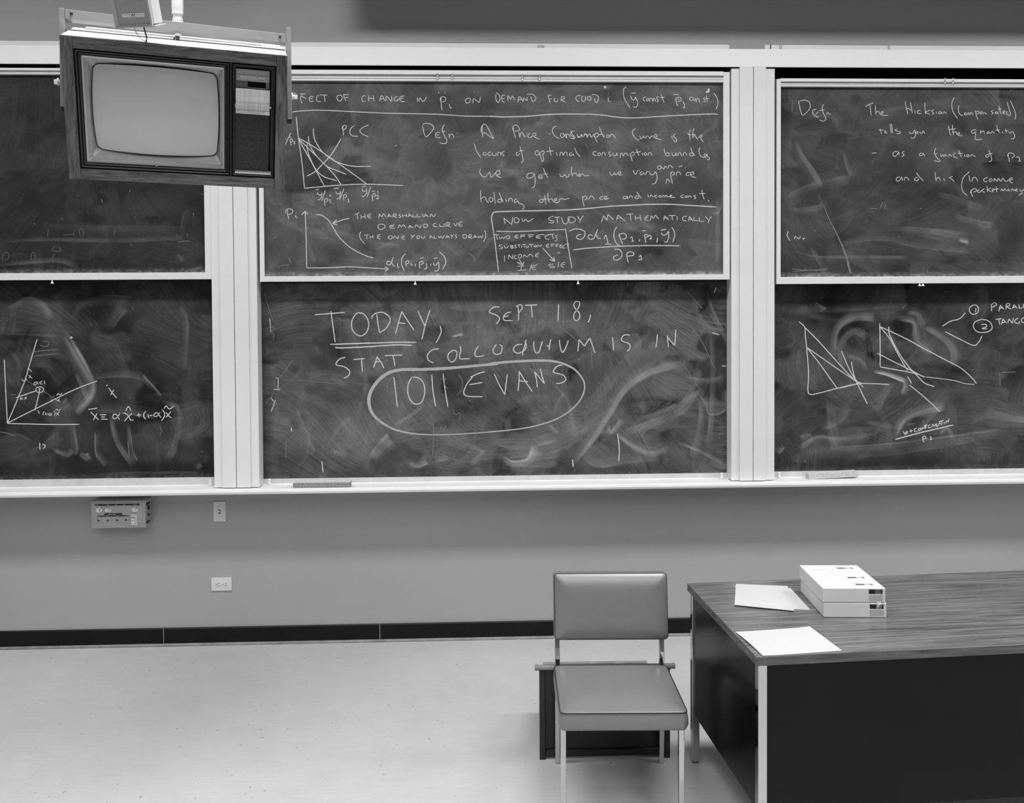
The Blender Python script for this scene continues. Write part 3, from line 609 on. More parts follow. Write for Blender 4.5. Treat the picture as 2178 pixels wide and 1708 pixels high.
S('chalk_writing', 1000, 330, 3.96, W, 'chalk', '''88 115 80 140 95 170 125 185 145 165 165 145 175 185 200 165 215 145;215 172 250 158 245 130 220 140 222 172 262 190;530 150 490 155 475 180 490 195 525 185 540 155 548 220 540 265 515 278;578 185 605 180 600 165 580 172 582 195 615 192;615 108 632 150 655 190;610 160 655 158;
755 155 765 182 785 178 798 160 812 188 832 170 830 155;855 97 852 140 862 178;862 160 890 150 900 178;910 172 930 165 920 155 908 170 925 180 945 160 970 175 1000 170;1175 140 1185 165 1205 165 1215 145 1225 168 1240 150;1242 160 1270 152 1262 138 1245 150 1255 168 1285 165;
1372 125 1385 155 1398 160 1410 130 1425 128;1452 135 1430 150 1440 168 1460 148 1468 165;1478 165 1488 140 1505 138;1510 140 1520 165 1545 160 1562 140 1575 190 1560 235 1530 245;1600 85 1580 100 1590 120 1610 105 1600 85;1618 100 1632 118 1642 92 1655 108;1665 115 1672 90 1690 90 1710 108;1755 100 1790 88;1810 103 1813 107;1650 240 1660 200 1685 230;
1688 145 1692 190 1705 240;1685 160 1705 140 1722 155 1700 175;1735 172 1742 145 1762 142 1775 168;1850 145 1825 150 1820 168 1845 172;1848 165 1880 158 1878 140 1855 150 1862 175 1905 190;88 292 88 340 92 395;92 368 120 350 140 385 155 402;180 358 160 365 165 390 185 390 192 365 180 358;200 310 205 360 212 410;265 368 235 375 235 395 260 395 268 370;242 315 258 350 278 395;300 368 308 396;300 338 303 341;322 395 328 368 350 365 358 392;
395 365 372 380 378 400 402 385 410 405 440 415 455 440 438 458;605 370 585 380 588 398 610 395 615 378 605 370;628 335 632 380 640 415;605 372 660 368;655 318 655 350 665 400;662 380 688 368 702 395;705 388 730 378 722 365 708 378 718 400 745 395 758 368 775 368 800 372 838 362;945 345 950 390 960 432;945 360 970 345 985 365 960 380;
1000 375 1008 350 1028 346 1048 372;1120 345 1095 355 1095 372 1120 372;1122 365 1150 360 1148 345 1128 352 1138 372 1170 362;1312 345 1290 352 1292 368 1315 362 1322 345 1328 368;1338 365 1344 345 1360 345 1370 362;1420 345 1395 345 1388 360 1410 365 1425 350;1402 308 1420 335 1442 362;1495 328 1502 355;1515 355 1522 335 1545 352;1575 335 1555 342 1558 355 1578 352;1600 338 1588 348 1600 356 1610 345 1600 338;
1620 355 1628 338 1642 352 1650 338 1668 352 1700 342 1692 335 1680 348 1702 358 1730 352;1800 335 1775 342 1782 358 1802 355;1820 340 1808 352 1822 358 1830 345 1820 340;1838 358 1845 342 1868 355;1902 335 1882 346 1902 358 1885 370;1950 292 1958 335 1970 372;1930 325 1980 322;2002 375 2012 390''')
S('chalk_line', 1000, 330, 3.96, 2.2, 'chalk', '188 594 180 530 190 495 225 478 450 470 800 462 1000 448 1200 430 1500 415 1700 415 2075 437')
S('chalk_line', 1000, 420, 3.889, 1.8, 'chalk', '180 195 185 230 200 330 215 450 235 618;215 280 400 282 600 272 790 265;788 258 815 430 842 588')
S('chalk_writing', 1000, 420, 3.889, W, 'chalk', '''290 222 278 168;278 170 345 225;345 225 352 160;385 165 365 175 368 205 395 208 405 185 385 165;425 170 440 200 460 180 480 200 522 172;690 155 650 170 658 188 688 195 685 210 648 208;692 165 745 160;718 162 722 215;758 165 768 205 785 218 808 205 810 165;815 165 822 212;812 160 850 165 872 185 855 205 822 212;885 150 905 185;935 150 915 180 905 208;
1085 205 1105 150;1105 150 1130 190;1130 190 1140 140;1140 140 1185 185;1210 190 1222 145;1222 145 1282 195;1215 172 1258 170;1290 140 1350 135;1325 138 1330 195;1365 150 1370 190;1405 145 1412 192;1368 172 1410 168;1478 150 1450 160 1448 185 1480 190;1450 170 1475 168;1490 190 1498 150;1498 150 1515 175;1515 175 1532 145;1532 145 1560 178;1600 190 1608 150;1608 150 1645 188;1605 172 1638 168;1640 150 1700 148;1668 150 1675 190;1710 150 1714 188;
1790 155 1760 162 1760 185 1790 195;1805 195 1815 155;1815 155 1842 198;1810 180 1838 178;1852 160 1852 190 1890 190;1895 165 1898 195 1935 198;1945 155 1968 185;1998 155 1978 182 1968 212''')
S('chalk_writing', 1040, 470, 4.95, 1.4, 'chalk', '''52 142 110 148;78 150 90 195;105 165 120 188 138 170 155 185 172 162;200 155 180 170 195 188 220 180 212 160 200 155;305 145 275 155 280 178 312 178;278 165 305 160;335 150 338 182;330 148 385 148;335 165 380 160;420 150 428 185;410 145 470 145;420 165 465 160;585 142 520 148 500 160 505 180 545 182;505 168 540 165;638 145 592 158 600 188 640 192;620 145 690 140;665 145 678 190;722 150 700 162 718 185 712 208 695 208;
135 250 105 260 140 280 135 292 105 292;160 255 170 282 195 280 205 258;227 255 232 290;225 255 255 262 235 272 262 282 232 290;290 250 268 260 290 275 270 288;300 250 332 250;315 250 318 282;342 255 346 282;348 248 388 245;368 248 372 282;388 258 394 280 412 278 415 255;420 248 468 245;442 248 446 278;472 255 475 275;492 255 482 268 495 274 502 260 492 255;510 275 516 252;516 252 545 272;545 272 548 245;
635 240 605 252 610 275 635 275;608 262 630 258;655 248 662 275;650 245 690 242;658 260 685 258;703 250 708 278;698 245 738 245;704 262 730 260;768 250 746 258 750 280 772 280;748 265 768 262;798 255 776 265 782 285 805 285;800 245 842 242;825 245 832 285;
162 360 165 430;205 400 208 355;208 355 250 400;250 400 252 352;290 358 268 372 272 395 300 400;305 362 312 388 335 388 345 368 335 352 305 362;360 388 370 352;370 352 400 380;400 380 435 345;435 345 468 378;530 335 495 350 490 372 528 382;492 362 525 356;725 328 729 346;739 326 743 345;
300 478 375 470;345 472 335 515;300 522 395 515;450 455 428 528;508 460 458 475 460 508 498 512;460 490 495 484;682 452 630 460 640 475 690 480 685 492 640 492;737 430 725 492;800 432 765 448 760 475 792 488;765 462 800 456''')
S('chalk_arrow', 1040, 470, 4.95, 1.8, 'chalk', '565 285 620 345 690 420;640 405 690 422 680 375;318 405 345 450;295 435 350 458 368 430')
S('chalk_writing', 1040, 470, 4.95, 1.8, 'chalk', '''845 108 900 85 960 88 1005 110 1010 150 980 188 940 190 920 170 940 148 975 140;1095 155 1060 145 1042 170 1060 192 1100 185 1120 150 1145 88;1125 140 1150 180 1180 185;1210 192 1230 150 1245 200 1255 240;1225 245 1290 245;1345 62 1320 110 1318 180 1345 240 1380 265;1370 140 1385 190 1408 240;1366 160 1385 135 1430 135 1448 165 1430 188 1400 190;
1490 180 1505 168 1515 212;1500 215 1530 212;1590 190 1578 218;1615 103 1655 100;1635 145 1645 190 1650 232;1630 155 1658 142 1682 158 1648 174;1685 152 1705 155 1708 175 1690 190 1718 188;1766 145 1769 149;1778 175 1765 228;1808 100 1868 85;1815 125 1832 150 1870 140 1890 110 1890 180 1870 222 1845 218;1925 68 1950 110 1955 160 1935 222;
1320 298 1370 300 1400 340 1390 385 1345 412 1312 400 1320 370 1360 360;1450 335 1455 390 1468 438;1448 345 1480 325 1520 335 1520 360 1460 372;1578 385 1598 362 1605 405;1570 410 1615 405''')
S('chalk_line', 1040, 470, 4.95, 2.0, 'chalk', '888 305 1000 290 1200 275 1500 262 1800 258 2015 262')
S('chalk_diagram', 560, 400, 4.356, 1.8, 'chalk', '388 218 395 400 400 600 402 740;402 740 600 738 800 730 950 738 1150 750;1125 728 1158 750 1125 772;355 250 388 218 412 245;485 245 540 252 600 295 650 370 700 450 780 530 870 590 960 630 1020 648;800 278 720 300 648 328;680 295 645 328 690 342')
S('chalk_writing', 560, 400, 4.356, W, 'chalk', '''222 200 225 240 238 290;206 235 208 205 240 192 270 205 265 235 230 245;300 250 300 268 318 272;299 230 302 234;848 250 890 225;870 235 875 290;905 245 908 290;940 235 945 285;905 270 942 262;1000 238 968 250 972 275 1002 278;970 262 1000 258;
1070 280 1076 240;1076 240 1098 268;1098 268 1115 235;1115 235 1140 272;1152 275 1162 238;1162 238 1190 270;1155 262 1182 258;1200 272 1206 240 1230 240 1228 256 1206 260 1240 275;1275 238 1255 250 1275 265 1255 275;1290 240 1292 272;1325 235 1328 270;1290 258 1326 255;1340 272 1350 235;1350 235 1382 270;1345 258 1372 255;1386 245 1388 268 1420 265;1426 240 1430 268 1462 262;1476 235 1480 272;1490 270 1502 238;1502 238 1530 268;1495 258 1524 255;1545 270 1552 238;1552 238 1580 268;1580 268 1598 240;
1085 335 1120 340 1128 360 1105 380 1078 382 1062 360 1068 340 1085 335;1215 340 1175 350 1180 370 1218 372;1178 358 1210 355;1250 370 1260 338;1260 338 1280 362;1280 362 1297 338;1297 338 1325 368;1345 372 1356 345;1356 345 1392 372;1350 362 1380 358;1405 368 1414 338;1414 338 1455 370;1455 370 1462 338;1485 345 1490 365 1515 360 1522 340 1495 335 1478 342;
1605 325 1575 335 1580 355 1615 355;1630 330 1640 355 1672 355 1678 328;1692 360 1696 325 1725 322 1722 340 1698 345 1735 362;1765 325 1782 350 1802 320;1842 308 1815 325 1815 350 1845 355;1815 338 1845 335;
905 405 892 430 900 470 940 518;935 438 980 432;958 435 962 470;990 438 992 472;1015 435 1018 470;990 455 1016 452;1085 428 1060 440 1062 465 1085 472;1062 452 1082 450;1180 440 1160 450 1165 470 1190 468 1195 448 1180 440;1205 470 1214 440;1214 440 1248 472;1248 472 1252 440;1310 440 1288 452 1290 472 1310 475;1290 460 1308 458;
1365 432 1382 455;1405 430 1380 455 1370 472;1440 440 1420 450 1425 468 1445 465 1450 448 1440 440;1465 440 1470 465 1490 462 1495 438;1540 468 1550 438;1550 438 1575 465;1545 455 1568 452;1584 440 1585 465 1610 462;1620 440 1630 462 1645 445 1660 465 1680 435;1690 465 1702 438;1702 438 1728 462;1695 455 1720 450;1735 430 1748 450;1765 428 1748 450 1745 468;1795 430 1775 440 1795 455 1778 468;
1850 438 1855 465 1880 462 1885 440 1860 432 1845 438;1900 465 1906 435 1930 435 1925 450 1905 455 1935 468;1945 465 1957 438;1957 438 1985 462;1950 455 1978 452;1990 440 1998 462 2010 445 2025 460 2035 432;2050 392 2062 430 2055 470 2038 500''')
S('chalk_writing', 560, 400, 4.356, 1.8, 'chalk', '''1180 680 1150 680 1145 705 1175 710 1190 680 1205 640;1190 690 1205 718 1222 722;1245 695 1245 730 1262 735;1247 660 1250 663;1318 605 1285 650 1282 710 1308 768;1320 680 1325 730;1315 690 1338 672 1352 688 1328 705;1370 690 1372 712 1385 712;1371 670 1374 673;1408 700 1408 725;1455 650 1490 645;1447 680 1450 745;1445 692 1470 678 1487 695 1455 710;
1510 695 1515 735 1500 752 1492 742;1507 673 1510 676;1555 700 1548 720;1578 652 1615 648;1575 690 1585 715 1605 710 1622 685 1628 740 1605 770 1585 765;1632 590 1680 640 1690 690 1660 755''')
S('chalk_smudge', 560, 400, 4.356, 1.6, 'chalk_faint', '140 730 180 715 240 712;85 470 110 455 125 448;235 640 245 670 260 700;60 738 80 735;360 505 380 498;1360 440 1400 445;1900 600 1950 640 1960 680;540 372 560 375')
# --- lower middle board
S = lambda name, ox, oy, sc, w_, m, tx: strokes(tD, name, yD, ox, oy, sc, w_, M[m], tx)
S('chalk_writing', 540, 590, 3.6346, 2.2, 'chalk', '''470 288 560 282 705 270;595 260 612 380 628 502;830 278 800 275 770 310 755 350 760 400 790 440 830 452 870 425 888 370 875 315 845 280 825 272;912 320 918 295 950 275 1000 272 1045 305 1052 340 1020 395 970 428;950 285 958 350 970 425;
1095 435 1120 340 1145 262;1142 262 1185 330 1238 408;1120 350 1172 358;1268 262 1295 320 1325 382;1362 250 1330 350 1298 480;1440 375 1448 420 1430 465 1408 505''')
S('chalk_line', 540, 590, 3.6346, 2.6, 'chalk', '590 518 900 508 1100 502 1255 502;628 542 700 545 900 535 1100 522 1222 525')
S('chalk_writing', 540, 590, 3.6346, 2.2, 'chalk', '''708 618 665 630 635 665 645 680 700 692 740 725 730 760 695 780;768 635 858 628;832 632 838 732;925 700 945 640 952 612;952 615 985 660 1005 702;935 655 975 648;1010 605 1150 600;1075 602 1085 650 1090 685;1430 552 1380 560 1342 600 1350 640 1390 662;1545 560 1505 590 1502 630 1530 655 1560 630 1570 580 1545 560;1592 530 1600 560 1590 610 1600 630 1668 628;1735 530 1712 570 1710 605 1730 612 1780 605''')
S('chalk_writing', 1040, 590, 3.796, 2.2, 'chalk', '''60 540 35 580 40 612 70 622 98 605 105 560 85 540;300 502 292 540 275 600 272 632;268 540 225 545 198 575 205 600 240 612 285 590 302 550 290 515;362 520 362 560 375 605 400 608 415 570 432 515;500 500 490 545 485 588;465 555 490 552;568 505 575 560 595 605 625 555 640 510;728 500 722 550 718 598;728 505 770 555;770 555 815 488;815 490 835 550 855 610;
998 480 1002 540 1005 590;1138 465 1095 465 1070 490 1078 515 1130 535 1138 570 1115 598;1360 460 1355 520 1348 565;1440 468 1448 565;1440 480 1498 550;1508 422 1505 490 1498 552;
85 240 40 240 5 270 5 285 60 305 85 335 60 378;180 280 140 290 115 325 130 348 190 348;118 320 160 310;232 225 240 290 238 350;218 235 255 220 268 245 250 275 238 285;294 298 297 301;290 225 392 222;342 222 350 325;562 215 558 350;735 200 700 195 685 225 700 255 730 290 730 330 705 350 685 330 690 290 725 240 735 200;820 300 815 330 800 365''')
S('chalk_writing', 540, 590, 3.6346, 2.2, 'chalk', '1082 772 1095 880 1110 1005;1225 765 1195 820 1190 890 1210 950 1245 978 1290 970 1315 920 1320 850 1300 800 1265 775 1215 770;1375 755 1385 880 1405 998;1462 742 1480 880 1500 1002;1675 772 1730 745 1785 730;1690 770 1650 820 1622 885 1640 915 1700 922 1768 922;1665 830 1768 812')
S('chalk_writing', 1040, 590, 3.796, 2.2, 'chalk', '42 780 85 870 128 948;148 782 138 860 128 948;235 918 242 840 245 755;245 760 300 850 350 922;240 835 315 842;368 760 385 830 390 888;368 762 448 858;448 858 430 800 415 735;592 708 550 718 520 755 530 770 600 790 620 825 590 850 542 858')
S('chalk_oval', 540, 590, 3.6346, [5.0, 6.0, 6.2, 6.6, 7.2, 7.2, 5.5, 4., 3., 2.4, 2.4], 'chalk_thick', '1890 668 1700 685 1500 702 1300 712 1130 715 1020 750 935 830 892 920 895 1000 930 1070 1000 1130 1100 1180 1250 1210 1450 1217 1650 1208 1890 1190')
S('chalk_oval', 1040, 590, 3.796, [5., 5.4, 5., 4., 3.2, 3., 3., 3., 3., 2.8, 2.6], 'chalk_thick', '0 697 200 680 430 672 560 685 680 735 750 810 772 870 765 930 730 1000 650 1080 530 1150 350 1205 150 1235 0 1247')
S('chalk_writing', 1040, 590, 3.796, 2.2, 'chalk', '1038 1262 1052 1380 1048 1485;675 1470 680 1530;1835 80 1818 125;1802 448 1862 463;1880 715 1916 718')
S('chalk_writing', 540, 590, 3.6346, 2.0, 'chalk', '525 1420 535 1508;288 1160 293 1192')
S('chalk_writing', 560, 600, 5.692, 1.7, 'chalk', '78 438 85 520 88 600;150 1160 178 1165;182 1165 178 1290;128 1300 210 1298;92 1400 130 1450;145 1425 125 1490 95 1570')
S('chalk_writing', 560, 600, 5.692, 1.3, 'chalk_faint', '88 590 90 560 118 535 125 570 95 595 125 630 120 690;132 1170 135 1295;30 1468 80 1410 130 1340;270 1185 500 1195 700 1215 1000 1240;1125 1230 1290 1242;195 1160 260 1080 360 940;20 130 60 300 120 470')
S('faint_chalk_mark', 1040, 590, 3.796, 1.5, 'chalk_faint', '''1185 100 1178 65;1178 65 1215 95;1215 95 1222 60;1235 98 1247 68;1247 68 1275 98;1240 88 1262 85;1290 68 1345 68;1320 68 1322 95;1360 100 1372 75;1372 75 1395 98;1425 70 1400 85 1425 98;1450 72 1455 95;1120 38 1118 75;1600 115 1720 250;1620 390 1720 520 1830 750;1580 720 1700 900;
1780 290 1840 380 1900 480;1902 370 1915 395 1900 428;545 380 640 450 720 520;210 462 260 440 280 420;830 590 832 740;1860 1285 1862 1310''')
S('faint_chalk_mark', 540, 590, 3.6346, 1.5, 'chalk_faint', '''1035 895 1028 850 1042 800 1078 768;1580 748 1610 800 1608 860 1570 912;1440 785 1490 785;1470 770 1480 840 1505 862;1535 484 1575 456 1620 460;690 1130 700 1105 720 1125;740 1120 775 1130;700 1180 685 1210 708 1215;660 1215 680 1217;1540 1040 1560 1060 1590 1050 1590 1100 1575 1115;1410 1160 1430 1175;1440 1175 1450 1155 1470 1178 1480 1145;1385 1120 1388 1240 1382 1380;595 1365 650 1280;630 310 700 340;250 1260 245 1400''')
# --- upper right board
S = lambda name, ox, oy, sc, w_, m, tx: strokes(tR, name, yR, ox, oy, sc, w_, M[m], tx)
S('chalk_writing', 1680, 190, 4.3735, 1.4, 'chalk', '''80 108 95 180 118 240 165 205 190 165 180 120 140 102 85 110;245 182 215 195 215 225 240 250 270 262;240 235 262 208;315 138 300 170 310 220 335 265 325 292 300 295 275 285;270 200 322 188;345 240 348 215 370 232 382 230;414 188 417 191;434 228 437 231;
702 162 740 140 778 126;745 145 750 190 758 242;795 148 798 200 802 235;802 215 825 205 842 235 870 215 862 205 848 215 860 240 918 242;1072 110 1082 170 1098 232;1086 178 1104 180 1132 196;1122 120 1130 170 1138 222;1160 195 1166 225;1215 195 1190 200 1192 222 1225 228;1255 125 1258 190 1262 232;1310 195 1262 212 1305 235;1340 190 1318 202 1340 222 1320 235;1360 205 1365 228;
1402 205 1384 212 1386 228 1404 222 1410 208 1416 230;1430 230 1436 208 1460 225;1528 75 1508 130 1515 200 1558 272;1575 150 1566 180 1572 218 1592 240 1610 240;1632 215 1622 228 1635 240 1644 226 1632 215;1655 240 1660 215 1675 238 1685 215 1705 238;1722 195 1735 240 1748 282;1728 215 1750 202 1762 218 1738 232;
1770 228 1792 218 1784 206 1770 222 1780 238;1800 235 1808 215 1832 235;1890 195 1872 206 1892 220 1872 235;1925 205 1910 215 1918 230 1932 212 1940 232;1945 152 1955 200 1965 232;1935 185 1970 182;1985 218 2002 208 1990 200 1980 218 2000 232;2030 208 2012 215 2018 235 2036 225;2020 118 2035 170 2052 225 2045 245 2030 245;2050 105 2080 170 2100 230 2095 282;
840 365 845 390 855 415;822 380 875 378;880 400 896 393 886 386 880 402 908 408;930 322 945 410;945 320 955 405;1000 368 978 380 1028 398 1022 412 990 410;1108 392 1125 412 1148 402 1160 378 1168 425 1150 455 1122 448;1182 392 1172 405 1185 412 1194 398 1182 392;1208 392 1214 410 1232 405 1240 388 1256 412;
1475 338 1485 395 1500 430;1475 375 1545 368;1512 330 1515 380 1522 425;1520 402 1545 395 1556 422 1580 412 1572 400 1560 415 1578 432 1608 430;1728 375 1700 380 1688 398 1705 408 1730 395 1732 375 1726 425 1725 460 1742 468 1790 464;1772 378 1776 415;1776 400 1800 388 1812 412;1855 392 1835 400 1840 415 1858 402 1868 412;1875 412 1882 390 1905 410;1925 335 1935 380 1955 408;1912 380 1955 378;1976 392 1982 410;2005 365 2015 408;1998 388 2035 382;2035 395 2050 408 2068 392 2090 425 2085 455 2058 462;
762 595 808 590;1002 575 965 585 960 610 975 625 1000 605 1010 580 1018 615;1065 575 1045 590 1062 610 1040 630;1228 590 1206 600 1206 618 1230 612 1240 595 1254 624;1358 545 1345 590 1370 640 1395 660 1390 672 1340 665;1345 600 1375 595;1402 600 1408 626 1426 608 1430 628;1440 628 1446 606 1465 626;1478 628 1484 605 1508 626;1542 590 1522 608 1530 630 1560 640;1570 565 1582 600 1598 632;1562 598 1605 595;1624 605 1630 630;1655 605 1642 620 1660 628 1668 612 1655 605;1682 630 1690 608 1730 628;
1845 605 1822 615 1825 630 1845 628 1852 610;1850 565 1868 610 1878 650 1870 668 1848 672;1842 602 1885 598;2028 602 2038 645 2040 678;2024 625 2035 595 2070 595 2088 622 2060 640;2105 632 2130 630 2140 665;2122 668 2150 668;1025 815 998 820 990 845 1010 855 1032 830 1038 815 1048 850;1062 850 1072 820 1090 822 1112 850;1190 820 1165 825 1160 845 1185 850 1200 830;1178 775 1200 810 1242 852;
1350 770 1355 820 1362 855;1360 835 1385 820 1402 852;1430 828 1440 854;1515 812 1485 822 1512 840 1528 860;1672 765 1615 820 1598 890 1610 950 1650 990;1665 800 1677 860;1695 858 1702 825 1730 822 1748 858;1840 822 1806 832 1808 855 1838 858;1872 830 1852 845 1868 858 1884 842 1872 830;1896 858 1905 830 1928 856 1940 830 1962 856 1980 828 2005 855 2040 845 2070 838 2060 822 2042 835 2050 862 2075 872;
1682 935 1690 970 1702 1000;1678 965 1695 932 1730 925 1735 945 1705 958;1765 935 1745 942 1750 958 1772 955 1778 940;1812 925 1786 940 1796 955 1816 955;1834 900 1838 955;1872 915 1842 935 1876 955;1880 945 1902 935 1890 925 1880 942 1898 958;1918 905 1925 958;1900 932 1945 925;1962 948 1970 928 1988 945 1996 928 2020 945;2036 925 2026 940 2042 944 2050 930;2060 948 2068 928 2090 945;2096 940 2116 932 2106 925 2096 942 2122 950;2138 930 2152 950 2178 930''')
S('chalk_writing', 1600, 130, 3.486, 1.6, 'chalk', '268 1262 258 1290 278 1332;312 1320 318 1298;318 1298 345 1320;345 1320 358 1298;374 1308 378 1320 390 1312;2005 975 1975 995')
S('faint_chalk_mark', 1600, 130, 3.486, 1.5, 'chalk_faint', '295 1545 520 1552 538 1545;300 1560 560 1540;875 1090 925 1095;968 1045 945 1095;988 1060 980 1098;960 235 955 250;1075 248 1080 262;300 290 295 380;1910 218 1938 215;230 770 225 800;1300 1545 1303 1575;1242 1095 1258 1090')
S('faint_chalk_mark', 1600, 130, 3.486, [1.5, 1.8, 2.6, 3.8, 5.], 'chalk_faint', '525 1060 570 1170 640 1310 690 1430 730 1575')
# --- lower right board
S = lambda name, ox, oy, sc, w_, m, tx: strokes(tS, name, yS, ox, oy, sc, w_, M[m], tx)
S('chalk_diagram', 1600, 590, 3.633, 2.0, 'chalk', '362 342 405 385 410 450 425 600 435 750 430 870 445 903 500 898 655 858 800 825 900 820 1060 828;405 385 500 480 600 590 700 700 800 805;420 540 520 610 650 700 800 800 840 815;420 540 500 640 580 750 655 858;690 568 740 690 800 800 850 900 890 980;765 650 778 720 800 790 858 850;680 855 845 815')
S('chalk_diagram', 1600, 590, 3.633, 2.0, 'chalk', '985 355 988 500 988 692;988 692 1100 712 1250 740 1330 768;985 380 1150 455 1300 535 1450 615 1610 700 1700 780 1732 820;985 380 1060 470 1130 600 1200 722;1055 380 1060 440 1120 560 1200 680 1270 755 1330 815 1408 845;965 585 1100 655 1250 730 1330 772;1200 765 1232 820;1215 832 1300 900 1380 970 1450 1040')
S('chalk_diagram', 1600, 590, 3.633, 1.4, 'chalk', '1330 768 1550 795 1640 820 1718 828')
S('chalk_writing', 1600, 590, 3.633, 1.9, 'chalk', '''1728 235 1725 272;1710 212 1680 235 1680 265 1705 285 1738 275 1748 245 1735 218 1710 212;1468 378 1530 340 1600 320 1648 275;1770 325 1720 345 1710 385 1740 420 1800 425 1850 400 1845 355 1810 330 1770 325;1770 365 1800 362 1812 380 1775 395 1815 398;1490 420 1600 475 1708 525 1750 500 1775 452;
1848 205 1850 262;1846 215 1870 195 1888 210 1855 232;1905 262 1917 215;1917 215 1945 248;1908 240 1938 232;1960 245 1966 205 1990 205 1985 220 1966 225 2000 245;2010 245 2022 210;2022 210 2048 240;2012 232 2040 228;2060 210 2065 238 2090 232;2096 205 2100 235 2125 230;1880 325 1930 318;1905 322 1912 365;1925 365 1937 322;1937 322 1965 355;1930 350 1958 345;1975 355 1984 320;1984 320 2010 355;2010 355 2018 312;2055 315 2030 330 2032 350 2060 355 2065 338;2102 308 2080 325 2085 345 2105 348;
1165 1190 1180 1205 1198 1188 1195 1205 1175 1215;1215 1190 1240 1183;1225 1175 1230 1200;1270 1165 1252 1175 1258 1192 1275 1190;1290 1165 1282 1180 1298 1182 1302 1168 1290 1165;1308 1180 1314 1158;1314 1158 1325 1170;1325 1170 1336 1150;1336 1150 1345 1170;1332 1140 1336 1172;1332 1146 1350 1138 1338 1155;1375 1138 1360 1148 1362 1162 1382 1158;1388 1158 1392 1135;1392 1135 1410 1152;1410 1152 1412 1130;1432 1130 1418 1138 1432 1148 1418 1155;1438 1148 1447 1120;1447 1120 1462 1142;1440 1115 1480 1105;1462 1110 1468 1138;1482 1115 1485 1135;1495 1130 1502 1105;1502 1105 1515 1120;1515 1120 1522 1090;
1318 1235 1318 1255 1328 1275;1312 1240 1330 1225 1342 1242 1320 1252;1372 1238 1380 1232 1382 1250;1372 1255 1392 1250;1352 1240 1355 1243;1322 1112 1325 1115''')
S('chalk_line', 1600, 590, 3.633, 2.5, 'chalk', '1105 1252 1300 1200 1450 1165 1555 1140')
S('faint_chalk_mark', 1600, 590, 3.633, 1.5, 'chalk_faint', '1925 735 2035 730;1158 240 1198 200;1912 735 1915 840;1200 1137 1258 1130;340 1415 345 1420;372 1420 376 1424;404 1412 412 1432')
# --- lower left board
S = lambda name, ox, oy, sc, w_, m, tx: strokes(tM, name, yM, ox, oy, sc, w_, M[m], tx)
S('chalk_diagram', 0, 700, 5.445, 2.0, 'chalk', '50 355 55 450 65 700 78 950 85 1092;85 1092 300 1098 600 1105 920 1103;85 1088 150 940 220 770 290 590 340 420 390 250 430 118;85 1088 200 1030 400 930 600 830 800 730 950 665 1128 600;185 795 300 755 425 712;460 700 440 800 405 935;398 925 408 940')
S('chalk_diagram', 0, 700, 5.445, 1.2, 'chalk_faint', '300 590 460 690;462 690 620 800;185 795 215 790')
S('chalk_diagram', 0, 700, 5.445, 1.6, 'chalk', '455 668 420 685 418 715 450 735 490 725 505 695 490 675 455 668;450 685 465 705;460 682 452 708')
S('chalk_writing', 0, 700, 5.445, 1.6, 'chalk', '''445 640 420 612 398 622 395 640 415 642 440 608;490 600 458 622 492 640;512 592 520 642;325 480 340 462 368 495;330 530 375 575;355 540 335 568;258 575 262 595 285 598 300 575 310 595;262 815 240 795 235 812 250 815 265 792;285 790 310 812;308 785 282 815;278 768 292 752 305 768;650 820 700 838;692 800 665 840;655 770 675 745 695 765 718 740;600 815 595 835 615 825;620 775 623 778;
432 942 455 958;440 965 462 975;510 955 498 975 502 1000;528 965 530 998;540 985 562 982;600 998 575 975 565 992 580 1000 605 972;622 950 640 975 628 1002;650 965 682 1000;685 958 652 1000;640 945 660 928 680 945 702 925''')
S('chalk_writing', 0, 700, 5.445, 2.0, 'chalk', '''1228 652 1250 650;1258 680 1300 738 1350 798;1320 702 1280 765;1022 932 1128 915;1050 960 1100 1010 1142 1050;1125 975 1080 1055;1155 992 1232 992;1172 1042 1250 1045;1170 1018 1215 1016;1385 1050 1345 990 1315 990 1308 1025 1335 1038 1365 1010 1388 975;1430 972 1450 975 1490 1010 1510 1050 1545 1055;1530 975 1480 1020 1440 1068;1455 948 1488 898 1518 948;
1580 1000 1635 992;1605 968 1612 1025;1690 950 1665 985 1668 1020 1690 1045;1715 985 1722 1030;1735 1000 1768 1000;1865 1025 1820 970 1790 980 1785 1005 1815 1010 1855 965;1880 930 1905 975 1900 1020 1870 1060;1920 965 1950 1000 1985 1028;1980 955 1920 1025;1900 920 1925 890 1960 925 2010 895;460 1315 460 1370 466 1395;490 1335 520 1345 520 1365 495 1385;825 88 815 98 828 106 836 96 825 88;856 148 860 152''')
S('faint_chalk_mark', 0, 700, 5.445, 1.5, 'chalk_faint', '460 190 540 200 570 165 550 140 500 145;380 265 500 250 680 235;400 310 520 300 660 285;1660 530 1720 600 1800 690;1100 1200 1105 1400 1120 1490;1480 1300 1500 1480;1850 1130 1870 1180 1850 1230;0 1190 100 1210 180 1240;185 760 120 758')
# --- upper left board
S = lambda name, ox, oy, sc, w_, m, tx: strokes(tL, name, yL, ox, oy, sc, w_, M[m], tx)
S('faint_chalk_mark', 0, 380, 3.755, 1.6, 'chalk_ghost', '388 405 378 460;598 408 580 455;640 460 635 410 655 400 665 440 655 462;920 400 910 460;1060 545 1040 520;445 535 415 572 485 578 470 540;20 660 25 600 50 590 72 605 65 640 30 655;250 655 248 610 265 588 282 610 278 650;435 600 418 640;500 450 600 445')
S('chalk_writing', 0, 380, 3.755, 1.5, 'chalk_faint', '1420 505 1480 498 1515 500;1040 92 1032 108;812 162 818 195;1498 440 1498 462;1545 275 1545 300;92 320 95 323;265 298 268 300')

